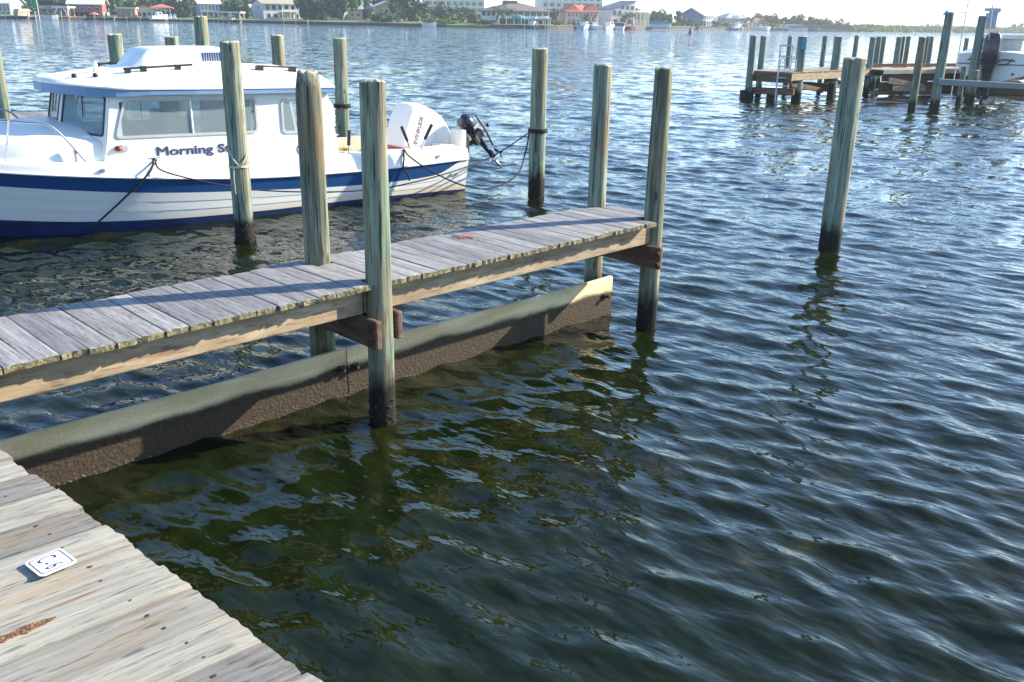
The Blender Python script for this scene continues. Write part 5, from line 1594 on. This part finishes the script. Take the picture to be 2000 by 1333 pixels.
# condominium towers far behind
def condo(label, x0, x1, Y, nf, nc):
    base = Vector((aty(x0, 30, Y).x, Y, 1.8))
    w = (x1 - x0) * Y / FPX
    e = empty('condominium', base, R(14), label, 'building', 'condominium blocks behind the shore')
    hgt = nf * 3.1
    MB().span((0, 0, -1), (w, 14, hgt)).build('wall', CONC, e)
    MB().span((-0.5, -0.5, hgt), (w + .5, 14.5, hgt + 1)).build('roof', CONC, e)
    cw = w / nc
    for f in range(nf):
        MB().span((0, -1.5, f * 3.1 + 2.75), (w, 0, f * 3.1 + 3.0)).build('balcony_slab', M_FW, e)
        MB().span((0, -1.5, f * 3.1 + 3.0), (w, -1.42, f * 3.1 + 3.75)).build('balcony_rail', cm('glass_rail', (0.50, 0.56, 0.62)), e)
        for c in range(nc):
            fr = link('window', win_mesh(cw * .55, 2.0, 'frame'), e, False, 0, (cw * (c + .5), -0.02, f * 3.1 + .35))
            link('pane', win_mesh(cw * .55, 2.0, 'pane'), fr)
    for c in range(nc + 1): MB().span((c * cw - .2, -1.55, -1), (c * cw + .2, 0.0, hgt)).build('fin_wall', CONC, e)
condo('pale condominium block behind the shrubs left of the hip roofed house', 832, 940, 520, 9, 9)
condo('pale blue condominium block above the pink house', 1058, 1172, 500, 9, 9)
H = house('white stilt house with brown hip roof and long screened porch', 936, 972, 1068, 21, 3, 18, 22, 'hip', M_FW, BR, 1.2)
MB().span((H.w * .30, H.d * .40, H.zr - 1.2), (H.w * .52, H.d * .60, H.zr + 0.4)).build('roof_vent', BR, H.e)
windows(H, 'front', 7, 0.14, 0.99, 0.64, 0.93, 0.80); windows(H, 'side', 3, 0.1, 0.9, 0.6, 0.92, 0.7)
MB().span((-0.3, -1.2, H.ze * .44), (H.w + .3, 0, H.ze * .52)).build('deck', M_FW, H.e)
MB().span((-0.3, -1.22, H.ze * .52), (H.w * .28, -1.12, H.ze * .62)).build('deck_rail', M_FW, H.e)
MB().span((0.6, -0.06, -0.2), (H.w - .5, 0.0, H.ze * .40)).build('undercroft_shade', SHADE, H.e)  # dark sheet in place of the shade between the stilts
posts(H, [k * H.w / 7 for k in range(8)], -1.0, -0.2, H.ze * .44, .14, M_FW, 'stilt')
H = house('pink stucco house with stepped red orange tile roof', 1084, 1104, 1168, 22, 9, 22, 26, 'hip', PINK, TILE, 0.7)
windows(H, 'front', 8, 0.05, 0.95, 0.60, 0.86, 0.5); windows(H, 'front', 7, 0.05, 0.95, 0.12, 0.40, 0.5)
MB().prism([(H.w * .50, H.ze), (H.w * .80, H.zr + 0.3), (H.w * 1.02, H.ze)], 'y', -0.4, H.d * .5).build('front_gable_roof', TILE, H.e)
MB().prism([(H.w * .02, H.ze), (H.w * .20, H.zr + 0.2), (H.w * .46, H.ze)], 'y', -0.3, H.d * .5).build('front_gable_roof', TILE, H.e)
H = house('modern pale house with steep dark blue mono pitch roof', 1168, 1193, 1240, 18, 0, 16, 30, 'shed', LAV, SLATE, 0.4)
windows(H, 'front', 2, 0.03, 0.45, 0.62, 0.92, 0.7); windows(H, 'front', 3, 0.35, 0.97, 0.98, 1.22, 0.7); windows(H, 'front', 2, 0.5, 0.95, 0.55, 0.85, 0.6); windows(H, 'front', 3, 0.05, 0.95, 0.10, 0.40, 0.6)
H = house('small cream house with tall columns beside palms', 1230, 1234, 1264, 25, 20, 22, 10, 'hip', CRM, TAN, 0.6)
windows(H, 'front', 4, 0.08, 0.92, 0.45, 0.85, 0.5)
posts(H, [k * H.w / 4 for k in range(5)], -1.0, 0, H.ze, .16, M_FW, 'column')
H = house('blue gabled house with pale roof and columned porch', 1338, 1372, 1396, 30, 15, 20, 48, 'gable_x', cm('slate_blue_wall', (0.13, 0.19, 0.28)), cm('pale_metal_roof', (0.62, 0.62, 0.62)), 1.0)
posts(H, [k * H.w / 5 for k in range(6)], -1.6, 0, H.ze, .14, M_FW, 'column')
MB().span((-.5, -1.9, H.ze * .45), (H.w + .5, 0, H.ze * .50)).build('porch_floor', M_FW, H.e)
windows(H, 'front', 4, 0.08, 0.92, 0.55, 0.9, 0.5)
H = house('long low house with grey green roof and white dormer', 1402, 1418, 1462, 36, 24, 24, 22, 'hip', cm('grey_wall', (0.46, 0.48, 0.48)), GRN, 0.8)
MB().span((H.w * .34, -0.3, H.ze * .85), (H.w * .56, 2.5, H.ze * 1.25)).build('dormer', M_FW, H.e)
link('window', win_mesh(1.4, 1.0, 'frame'), H.e, False, 0, (H.w * .45, -0.35, H.ze * .95))
windows(H, 'front', 5, 0.05, 0.95, 0.15, 0.6, 0.5)
H = house('small white house with red brown roof among palms', 1474, 1478, 1500, 47, 35, 18, 15, 'gable_x', M_FW, cm('red_brown_roof', (0.36, 0.14, 0.10)), 0.5)
windows(H, 'front', 3, 0.05, 0.95, 0.2, 0.75, 0.5)
H = house('white low building with flat roof behind the shore trees', 1536, 1538, 1574, 50, 48, 12, 8, 'flat', M_FW, M_FW, 0.3)
windows(H, 'front', 5, 0.05, 0.95, 0.3, 0.8, 0.6)
H = house('small far house with dark hip roof beyond the marsh', 1676, 1678, 1702, 53, 47, 120, 8, 'hip', cm('grey_wall', (0.46, 0.48, 0.48)), BR, 0.8)
windows(H, 'front', 3, 0.05, 0.95, 0.3, 0.8, 0.5)

# ------------------------------------------------------------------ far shore: seawalls, docks, boathouses, boats, chairs
def seawall(x0, x1, label, mat, h, n):
    e = empty('seawall', (0, 0, 0), 0, label, 'seawall', 'seawalls along the far shore')
    for i in range(n):
        a, b_ = x0 + (x1 - x0) * i / n, x0 + (x1 - x0) * (i + 1) / n
        A, B = Vector((a, shore_y(a) - 0.35, 0)), Vector((b_, shore_y(b_) - 0.35, 0))
        o = beam('panel', A + Vector((0, 0, h / 2 - 0.5)), B + Vector((0, 0, h / 2 - 0.5)), h + 1.0, 0.3, mat, e, 0)
        beam('coping', A + Vector((0, -0.05, h + 0.05)), B + Vector((0, -0.05, h + 0.05)), 0.12, 0.5, GREY, e, 0)
seawall(-235, -92, 'dark timber seawall along the left lawns', cm('dark_timber', (0.07, 0.055, 0.05)), 0.7, 24)
seawall(-92, -20, 'dark seawall below the pale two storey house and lawn', cm('dark_timber', (0.07, 0.055, 0.05)), 0.75, 14)
seawall(-8, 18, 'brown seawall in front of the stilt house', cm('brown_timber', (0.14, 0.10, 0.085)), 0.9, 8)
seawall(20, 112, 'grey seawall from the boat docks to the dark bulkhead', cm('grey_brown_timber', (0.16, 0.13, 0.12)), 0.9, 18)
p = place_px(1578, 2); q = place_px(1664, 2)
e = empty('bulkhead', (0, 0, 0), 0, 'tall dark plank bulkhead below the right shore trees', 'seawall')
for i in range(14):
    A, B = p.lerp(q, i / 14), p.lerp(q, (i + 1) / 14); A.z = B.z = 0.9
    beam('panel', A, B, 2.8 + random.uniform(-.15, .15), 0.3 + 0.05 * (i % 2), cm('purple_brown_timber', (0.10, 0.075, 0.08)), e, 0)
def dock_far(px0, px1, ahead, label, z=0.9, mat=WOODD, ph=1.6):
    a = place_px((px0 + px1) / 2, -ahead)
    w = (px1 - px0) * a.y / FPX
    e = empty('boat_dock', Vector((a.x, a.y, 0)), 0, label, 'dock', 'small docks on the far shore')
    MB().span((-w / 2, 0, z - .18), (w / 2, 1.6, z)).build('deck', mat, e)
    n = max(3, int(w / 2.2))
    for i in range(n):
        MB().tube([(-w / 2 + w * i / (n - 1), -0.1, -1), (-w / 2 + w * i / (n - 1), -0.1, ph * random.uniform(.8, 1.15))], 0.14, 6).build('post', cm('pale_wood_post', (0.44, 0.38, 0.31)), e)
dock_far(14, 56, 3, 'long low dock at the far left lawn')
dock_far(88, 136, 4, 'dock under the open boathouse beside the green marker')
dock_far(150, 222, 3, 'low dock in front of the rust red house')
dock_far(250, 300, 4, 'dock before the cream house with tall windows')
dock_far(330, 378, 4, 'pale low dock with white chairs', 0.8, M_FW, 0.9)
dock_far(402, 470, 4, 'dock in front of the blue grey house')
dock_far(556, 600, 3, 'short dock below the balcony house')
dock_far(1128, 1180, 6, 'dock crowded with boats below the pink house', 0.9, WOODD, 3.2)
dock_far(1180, 1232, 6, 'dock with tall posts below the modern house', 0.9, WOODD, 3.6)
dock_far(1340, 1420, 4, 'pale long dock below the blue gabled house', 1.0, GREY, 1.8)
dock_far(1500, 1560, 4, 'white sandy dock right of the small white house', 1.0, M_FW, 1.8)
def boathouse(px0, px1, yroof, ahead, label, roofm, braces=False, gable=0.0):
    a = place_px((px0 + px1) / 2, -ahead)
    w = (px1 - px0) * a.y / FPX
    zt_ = hz((px0 + px1) / 2, yroof, a.y)
    e = empty('boathouse', Vector((a.x, a.y, 0)), 0, label, 'boathouse', 'open boathouses on the far shore')
    if gable: MB().prism([(-w / 2 - .4, zt_ - .2), (0, zt_ + gable), (w / 2 + .4, zt_ - .2), (w / 2 + .4, zt_ - .45), (0, zt_ + gable - .3), (-w / 2 - .4, zt_ - .45)], 'y', -0.4, 5).build('roof', roofm, e)
    else: MB().span((-w / 2 - .4, -0.4, zt_ - .4), (w / 2 + .4, 5, zt_)).build('roof', roofm, e)
    for x_ in (-w / 2, 0, w / 2):
        for y_ in (0, 4.4): MB().span((x_ - .12, y_ - .12, -1), (x_ + .12, y_ + .12, zt_ - .4)).build('post', M_FW if not braces else WOODD, e)
    if braces:
        for sg_ in (1, -1):
            MB().tube([(sg_ * w / 2 * .95, 0, zt_ * .45), (sg_ * w * .22, 0, zt_ - .4)], .16, 6).build('brace', M_FW, e)
boathouse(109, 133, 13, 3, 'open boathouse with white roof and slanting white braces', M_FW, True)
boathouse(428, 468, 23, 3, 'open boathouse with long flat white roof', M_FW)
boathouse(1026, 1064, 37, 4, 'grey open boathouse below the stilt house', cm('lavender_metal', (0.36, 0.33, 0.38)))
boathouse(1432, 1460, 46, 3, 'white roofed open boathouse below the grey green roof', M_FW)
def small_boat(px, ahead, L, yaw, label, hullm, cover=None, cabin=True, z=0.0):
    a = place_px(px, -ahead)
    e = empty('small_boat', Vector((a.x, a.y, z)), R(yaw), label, 'boat', 'boats along the far shore')
    secs = []
    for t, k_, g in ((0, .9, 1.0), (.4, 1, 1.0), (.75, .75, 1.2), (.95, .2, 1.4), (1, .02, 1.45)):
        hw = L * .17 * k_
        secs.append([(L * (t - .5), hw, g), (L * (t - .5), hw * .8, .05), (L * (t - .5), 0, -.3), (L * (t - .5), -hw * .8, .05), (L * (t - .5), -hw, g)])
    MB().loft(secs).build('hull', hullm, e, False)
    if cabin:
        MB().prism([(-L * .15, 1.0), (L * .18, 1.15), (L * .08, 2.1), (-L * .15, 2.1)], 'y', -L * .11, L * .11).build('cabin', M_FW, e)
        MB().prism([(-L * .10, 1.45), (L * .11, 1.5), (L * .07, 1.95), (-L * .10, 1.95)], 'y', -L * .113, L * .113).build('window', M_FARGLASS, e)
    if cover is not None:
        MB().prism([(-L * .48, 1.0), (-L * .40, 1.9), (L * .25, 2.0), (L * .48, 1.35)], 'y', -L * .16, L * .16).build('canvas_cover', cover, e)
small_boat(94, 3, 6, 10, 'low white boat beside the braced boathouse', M_FW, None, False)
small_boat(312, 4, 6.5, 60, 'white boat under the red tiled boathouse', M_FW, None, True, 0.6)
small_boat(452, 2, 5, 80, 'grey boat stored under the flat white boathouse', GREY, None, True, 0.8)
small_boat(838, 3, 4, 0, 'tiny white skiff at the end of the long lawn', M_FW, None, False)
small_boat(1044, 3, 6, 70, 'white boat hanging in the grey boathouse', M_FW, None, True, 1.0)
small_boat(1141, 8, 8, 70, 'blue hulled boat among posts below the pink house', cm('pale_blue_hull', (0.35, 0.46, 0.56)), None, True)
small_boat(1160, 8, 8, 110, 'white boat left of the tall dock posts', M_FW, None, True)
small_boat(1190, 8, 9, 60, 'large white boat below the modern house', M_FW, None, True)
small_boat(1212, 8, 9, 80, 'white boat with dark canvas below the modern house', M_FW, cm('dark_canvas', (0.08, 0.06, 0.07)), True)
small_boat(1226, 8, 6, 120, 'small reddish boat at the right end of the boat docks', cm('red_hull', (0.40, 0.12, 0.10)), None, False)
small_boat(1290, 4, 7, 0, 'boat under bright blue canvas by the seawall', M_FW, cm('bright_blue_canvas', (0.03, 0.30, 0.52)), False, 0.6)
small_boat(1442, 3, 6, 40, 'white boat inside the white roofed boathouse', M_FW, None, True, 0.6)
small_boat(1490, 5, 7, 20, 'white boat before the red brown roofed house', M_FW, None, True)
small_boat(1560, 5, 7, -10, 'white boat with red trim left of the dark bulkhead', M_FW, cm('red_trim', (0.5, 0.2, 0.16)), False)
CHM = None
def chair(px, setback, label, mat=M_FW):
    global CHM
    p = place_px(px, setback)
    if setback < 0: p.z = 0.8
    e = empty('garden_chair', p, random.uniform(-.5, .5), label, 'chair', 'white garden chairs on the far shore')
    MB().box((0, 0, .4), (.75, .7, .1)).build('seat', mat, e)
    MB().box((0, .38, .85), (.75, .1, 1.0), 0, Matrix.Rotation(R(-18), 3, 'X')).build('backrest', mat, e)
    for sx_ in (-.36, .36): MB().span((sx_ - .05, -.4, 0), (sx_ + .05, .3, .6)).build('leg', mat, e)
chair(205, 6, 'white garden chair nearest the rust red house'); chair(214, 6, 'white garden chair on the lawn right of its twin'); chair(333, -3.2, 'left white chair on the pale low dock'); chair(342, -3.2, 'right white chair on the pale low dock')
def parasol(px, ytop, setback, wpx, label, mat):
    p = place_px(px, setback)
    z = hz(px, ytop, p.y) - p.z
    r_ = wpx * p.y / FPX / 2
    e = empty('parasol', p, 0, label, 'parasol')
    MB().tube([(0, 0, 0), (0, 0, z)], .07, 6).build('pole', M_FW, e)
    MB().loft([[(rr * math.cos(k * .628), rr * math.sin(k * .628), zz) for k in range(10)] for rr, zz in ((r_, z - .95 * r_ * .5), (r_ * .8, z - r_ * .25), (r_ * .4, z - r_ * .06), (.05, z))]).build('canopy', mat, e)
parasol(185, 24, 10, 20, 'rusty red garden parasol below the rust red house', cm('rusty_canvas', (0.36, 0.16, 0.12)))
parasol(1013, 29, 8, 27, 'big teal parasol in front of the stilt house', TEAL)
parasol(722, 12, 22, 22, 'teal folded sunshade beside the peach house', TEAL)
# covered boat on the far left
small_boat(47, 2, 5.5, 75, 'covered tan boat on a lift at the far left lawn', TAN, cm('tan_canvas', (0.42, 0.34, 0.25)), False, 0.9)

T = tree
T(45, 50, -14, 34, 'broad', 1, 'dark tree between the left edge house and the green marker')
T(68, 34, -10, 40, 'broad', 1, 'dark tree directly behind the green marker')
T(105, 60, -16, 46, 'broad', 0, 'light green tree above the open boathouse')
T(132, 36, -12, 50, 'pine', 3, 'thin tree left of the rust red house')
T(214, 46, -12, 40, 'broad', 0, 'tree right behind the rust red house')
T(240, 40, -14, 50, 'pine', 0, 'leaning pine above the tan pavilion')
T(272, 44, -14, 50, 'broad', 2, 'pale green tree above the cream house')
T(308, 56, -12, 46, 'broad', 0, 'wide green tree above the red tiled boathouse')
T(346, 46, -8, 30, 'broad', 1, 'dark tree right of the red tiled boathouse')
T(362, 30, 12, 18, 'shrub', 1, 'dark shrub beside the blue grey house')
T(404, 26, 34, 6, 'shrub', 2, 'small bright shrub at the foot of the blue grey house')
T(440, 34, -6, 44, 'broad', 2, 'yellow green tree right of the blue grey house')
T(458, 36, 0, 30, 'broad', 1, 'round dark tree behind the flat roofed boathouse')
T(476, 22, 8, 20, 'broad', 1, 'dark bush at the shaded gable of the pale house')
T(600, 44, -8, 26, 'broad', 1, 'dark oak right beside the balcony house')
T(622, 54, -16, 24, 'broad', 1, 'largest dark tree of the mass right of the balcony house')
T(648, 44, -14, 26, 'broad', 1, 'right part tree of the dark mass')
T(668, 26, -14, 30, 'pine', 3, 'tall pine left of the peach house')
T(690, 30, -12, 24, 'pine', 0, 'pine whose trunk stands before the peach house')
T(712, 30, -10, 44, 'broad', 0, 'tree behind the teal sunshade')
T(740, 44, 14, 14, 'shrub', 1, 'big dark bush before the white gabled house')
T(765, 30, 22, 10, 'shrub', 0, 'rounded bush right of the big dark bush')
T(790, 40, -10, 26, 'pine', 0, 'tall pine above the end of the lawn')
T(775, 26, -14, 40, 'pine', 3, 'slender pine behind the white gabled house')
T(812, 44, -4, 30, 'broad', 0, 'loose green tree right of the tall pine')
T(850, 40, 4, 60, 'broad', 3, 'tree before the left condominium block')
T(842, 36, 30, 8, 'shrub', 2, 'bright shrub at the end of the lawn')
T(872, 44, 34, 6, 'shrub', 2, 'brightest yellow green shrub at the waterline')
T(900, 44, 26, 12, 'shrub', 0, 'green shrub between the bright one and the stilt house')
T(922, 34, 18, 16, 'broad', 3, 'pale tree left of the stilt house')
T(948, 44, 36, 5, 'shrub', 1, 'dark shrub below the shaded end of the stilt house')
T(884, 60, 10, 60, 'broad', 0, 'broad tree below the left condominium block')
T(1078, 26, 14, 26, 'broad', 0, 'light tree between stilt house and pink house')
T(1094, 30, 38, 8, 'shrub', 2, 'low hedge like shrub left of the pink house')
T(1120, 24, 40, 8, 'shrub', 3, 'dusty shrub before the pink house')
for (px_, w_, yt_, kd_, tn_, lb_) in ((14, 44, -16, 'broad', 1, 'dark tree rising behind the house at the left edge'), (88, 40, -14, 'broad', 0, 'tree between the green marker and the grey decked house'), (150, 44, -18, 'broad', 1, 'dark tree behind the white metal roof'),
        (184, 44, -16, 'broad', 0, 'green tree behind the right end of the rust red house'), (228, 34, 2, 'broad', 1, 'dark tree directly behind the tan pavilion'), (290, 40, -10, 'broad', 1, 'dark tree between the two red roofs'),
        (330, 40, -14, 'broad', 0, 'green tree behind the red tiled boathouse wing'), (378, 34, -16, 'broad', 0, 'tree left behind the blue grey house'), (420, 36, -16, 'broad', 1, 'dark tree right behind the blue grey house'),
        (478, 40, -16, 'broad', 0, 'tree behind the shaded gable of the pale house'), (585, 30, -6, 'broad', 0, 'green tree touching the right end of the balcony house'), (636, 50, -16, 'broad', 1, 'middle tree in the dark mass'),
        (702, 44, 6, 'shrub', 1, 'dark bush behind the peach house'), (752, 50, -12, 'broad', 0, 'wide tree behind the white gabled house'), (800, 50, 10, 'broad', 1, 'dark tree low between the two tall pines'), (830, 44, 12, 'broad', 0, 'green tree at the left foot of the condominium')):
    T(px_, w_, yt_, 52, kd_, tn_, lb_)
palm(982, 10, 8, 'palm in front of the brown hip roof', 0, 2.0)
palm(996, 14, 10, 'second palm right of the hip roof palm', 0, 1.6)
palm(1142, 27, 10, 'left palm before the pink house', 1, 1.4); palm(1157, 29, 9, 'right palm before the pink house', 1, 1.4)
palm(1222, 24, 10, 'palm left of the cream columned house', 1, 1.7); palm(1236, 22, 10, 'palm touching the cream columned house', 1, 1.5); palm(1244, 14, 40, 'tallest palm against the white sky', 1, 1.3)
T(1256, 22, 24, 30, 'broad', 3, 'small grey tree behind the cream columned house')
T(1272, 36, 20, 20, 'broad', 3, 'grey green tree right of the cream columned house')
T(1292, 34, 22, 16, 'broad', 0, 'broad tree above the blue covered boat')
T(1308, 12, 30, 20, 'broad', 3, 'little round tree right of the broad tree')
T(1323, 14, 24, 24, 'pine', 1, 'narrow dark tree left of the blue gabled house')
T(1336, 26, 30, 18, 'shrub', 3, 'dusty bush below the dark gable')
T(1316, 36, 40, 10, 'shrub', 3, 'low dusty scrub behind the grey seawall')
T(1358, 30, 40, 8, 'shrub', 3, 'scrub in front of the blue gabled house')
T(1404, 24, 36, 12, 'shrub', 0, 'green bush between the gabled and the long low house')
T(1425, 24, 42, 8, 'shrub', 0, 'bush at the left of the white roofed boathouse')
palm(1452, 28, 30, 'palm above the grey green roof', 1, 1.5); palm(1466, 31, 16, 'palm left of the red brown roof', 1, 1.6); palm(1475, 22, 40, 'tall palm above the red brown roof', 1, 1.3)
T(1478, 22, 27, 50, 'broad', 3, 'grey tree behind the red brown roof')
for (px, w, yt, tn, lb_) in ((1502, 26, 28, 3, 'first tree right of the red brown roof'), (1521, 26, 31, 3, 'second tree in the right shore row'), (1538, 24, 33, 0, 'third greener tree in the right shore row'),
                             (1556, 26, 30, 3, 'fourth tree standing above the flat white building'), (1574, 30, 28, 1, 'dark dense tree left above the bulkhead'), (1594, 28, 33, 3, 'middle tree above the bulkhead'), (1612, 26, 36, 3, 'right tree above the bulkhead')):
    T(px, w, yt, 22, 'broad', tn, lb_)
T(1518, 34, 42, 8, 'shrub', 2, 'bright shrub below the right shore row'); T(1588, 40, 44, 8, 'shrub', 3, 'scrub along the top of the bulkhead'); T(1630, 34, 42, 8, 'shrub', 3, 'scrub at the right end of the bulkhead')
palm(1634, 36, 20, 'left palm of three at the bulkhead end', 1, 1.5); palm(1646, 34, 26, 'middle palm of three at the bulkhead end', 1, 1.3); palm(1655, 41, 16, 'right low palm of three at the bulkhead end', 1, 1.4)
T(1718, 20, 49, 60, 'shrub', 3, 'low rounded bush on the marsh right of the far house'); T(1742, 20, 51, 60, 'shrub', 2, 'flat bush in the middle of the marsh'); T(1772, 24, 52, 50, 'shrub', 0, 'low bush left of the lift post')
T(1826, 17, 47, 60, 'broad', 3, 'lone rounded tree on the marsh behind the lift post'); T(1812, 6, 47, 70, 'pine', 3, 'tiny tree left of the lone rounded marsh tree'); T(1858, 10, 52, 60, 'shrub', 3, 'small bush right of the lift post on the marsh')
T(1986, 18, 44, 80, 'broad', 1, 'dark tree above the covered console of the lifted boat')
def marsh():
    mb = MB()
    r_ = random.Random(5)
    for i in range(9000):
        x = r_.uniform(112, 330); d = abs(r_.gauss(0, 26)) + 0.2
        y = shore_y(x) + d
        z = min(0.9, 0.02 + d * 0.03)
        h = r_.uniform(.9, 2.0) * (0.7 + 0.3 * math.sin(x * .3)) + (0.8 if d > 25 else 0)
        a = r_.uniform(0, 3.14); w = r_.uniform(.3, .8)
        mb.add([(x - w * math.cos(a), y - w * math.sin(a), z), (x + w * math.cos(a), y + w * math.sin(a), z), (x + r_.uniform(-.4, .4), y + r_.uniform(-.4, .4), z + h)], [(0, 1, 2)])
    tag(mb.build('marsh_grass', leaf_mat('marsh_green', (0.09, 0.13, 0.025), (0.16, 0.20, 0.04), (0.26, 0.27, 0.08))), 'bright green marsh grass along the right far shore', None, None, 'stuff')
marsh()

# ------------------------------------------------------------------ haze over the bay
hz_m = bpy.data.materials.new('bay_haze')
hz_m.use_nodes = True
nt = hz_m.node_tree
nt.nodes.remove(nt.nodes['Principled BSDF'])
pv = nt.nodes.new('ShaderNodeVolumePrincipled')
pv.inputs['Color'].default_value = (0.86, 0.91, 1.0, 1)
pv.inputs['Density'].default_value = 0.0004
pv.inputs['Anisotropy'].default_value = 0.6
nt.links.new(pv.outputs[0], nt.nodes['Material Output'].inputs['Volume'])
o = MB().span((-900, -60, -4.0), (900, 1400, 34)).build('haze', hz_m)
tag(o, 'thin pale summer haze over the bay', None, None, 'stuff')
